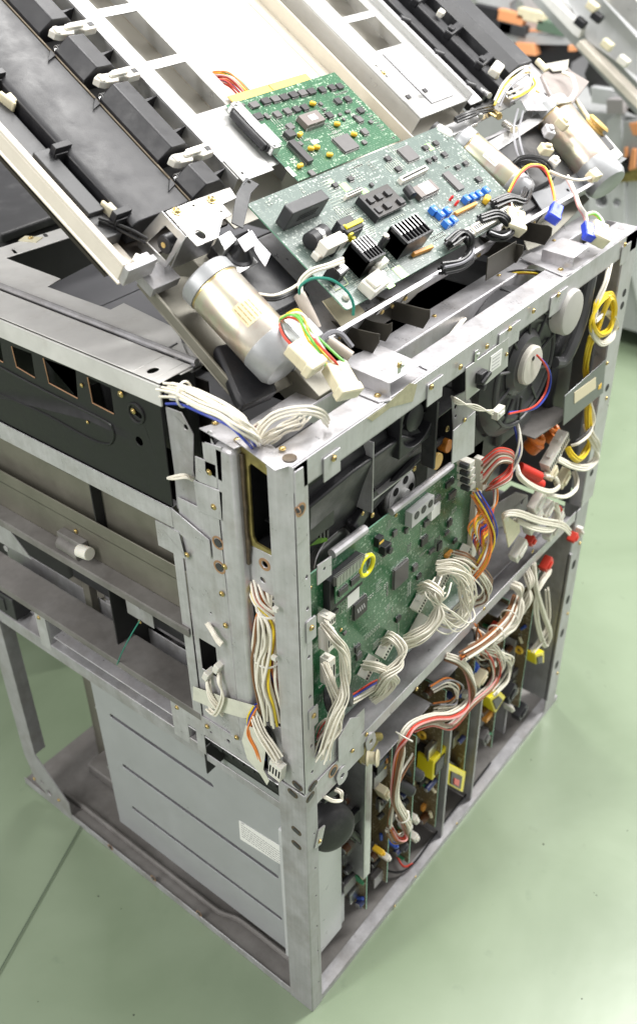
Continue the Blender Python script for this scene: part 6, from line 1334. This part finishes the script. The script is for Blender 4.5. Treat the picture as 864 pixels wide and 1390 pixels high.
# a third machine further back
D_=thing('background_chassis','blurred grey chassis with an orange strip, far behind the top right corner','machine frame',(2.6,1.5,0),BG)
bpl('grey_chassis_plate',[(640,-30),(770,-30),(775,45),(690,42),(650,20)],GR,2.7,.05,[(700,12,.03),(742,30,.03)],par=D_)
bpl('orange_strip',[(690,42),(776,42),(776,48),(700,50)],ORG,2.66,.04,par=D_)
bpl('grey_bar',[(676,46),(785,48),(800,62),(700,60)],GR2,2.6,.05,par=D_)
bpl('black_cavity',[(690,58),(810,58),(815,125),(735,110)],BLK,2.64,.04,par=D_)
bpl('orange_block',[(698,58),(722,60),(726,76),(705,74)],ORG,2.58,.04,par=D_); bpl('orange_block',[(770,62),(782,62),(780,70),(770,70)],ORG,2.58,.04,par=D_)
bpl('grey_side_block',[(775,85),(815,60),(805,130),(760,150)],mat('mid_grey_box',(.20,.20,.205),.5,0,.2,6),2.5,.06,par=D_)
for u,v,m in ((665,15,BLKP),(682,34,BLKP),(700,38,DGREY),(752,36,mat('dull_green_block',(.10,.16,.11),.5)),(697,22,ORG),(725,20,NYLON),(660,35,WHITE)):
    f_=Xf(2.62); a,b=f_.loc(u,v,0); k=MB(); k.cbox(f_,a,b,0,.10,.035,.03,.1); obj('small_fitting',k,m,D_,.003)
k=MB(); k.box(W,2.7,3.4,.9,2.0,.0,.68); obj('body_sheet',k,GR2,D_,.004)
# black cabinet and navy cloth at the left
t=thing('black_cabinet','low black cabinet in the gap under the beige rail at the upper left','cabinet',(.4,1.1,0))
k=MB(); k.box(W,.27,1.1,.80,1.3,0,.90); obj('body',k,DARKIN,t,.01)
k=MB(); k.box(W,.26,1.12,.79,1.31,.90,.915); obj('lid',k,BLKS,t,.004)
def cloth():
    k=MB(); n=40; vs=[];fs=[]
    for i in range(n+1):
        x=.28+1.0*i/n
        for j in range(13):
            z=.3+1.0*j/12; d=.03*math.sin(i*.9+j*.12)+.015*math.sin(i*2.1+1); vs.append((x,1.36+d,z)); 
    for i in range(n):
        for j in range(12): fs.append([i*13+j,(i+1)*13+j,(i+1)*13+j+1,i*13+j+1])
    m=len(vs); vs+=[(x,y+.01,z) for x,y,z in vs]; fs+=[[a+m for a in reversed(f)] for f in fs]; k.add(vs,fs)
    obj('dust_cloth',k,mat('navy_cloth',(.012,.016,.035),.9,0,.3,10,.2,300),None,0,'dark navy cloth hanging behind the black cabinet at the left edge',cat='cloth')
cloth()
# ================================================================ light, world, camera
w=bpy.data.worlds.new('World'); sc.world=w; w.use_nodes=True
w.node_tree.nodes['Background'].inputs['Color'].default_value=(1.0,.985,.97,1); w.node_tree.nodes['Background'].inputs['Strength'].default_value=.64
def area(name,loc,target,sx,sy,power,col=(1,1,1)):
    l=bpy.data.lights.new(name,'AREA'); l.shape='RECTANGLE'; l.size=sx; l.size_y=sy; l.energy=power; l.color=col
    o=bpy.data.objects.new(name,l); COL.objects.link(o); o.location=loc
    o.rotation_euler=(Vector(target)-Vector(loc)).to_track_quat('-Z','Y').to_euler(); return o
area('ceiling_lamp',(2.2,-.7,2.9),(.6,.0,.4),.5,2.8,165,(1,.985,.96))
area('ceiling_lamp',(.9,.8,2.9),(.5,.3,.8),.4,2.6,80,(1,.985,.96))
area('ceiling_lamp',(-2.2,.7,2.5),(.0,.35,.95),.3,2.2,60,(1,.985,.96))
cam=bpy.data.cameras.new('camera'); co=bpy.data.objects.new('camera',cam); COL.objects.link(co); sc.camera=co
M=Matrix((CR[0],-CR[1],-CR[2])).transposed().to_4x4(); M.translation=CC; co.matrix_world=M
cam.sensor_fit='VERTICAL'; cam.sensor_height=36; cam.lens=FPX/1390*36
cam.shift_y=-(695-650)/1390; cam.shift_x=0
cam.clip_start=.02; cam.clip_end=60
cam.dof.use_dof=True; cam.dof.focus_distance=1.12; cam.dof.aperture_fstop=5.0
sc.view_settings.view_transform='Standard'; sc.view_settings.look='None'; sc.view_settings.exposure=0; sc.view_settings.gamma=1
sc.render.engine='CYCLES'
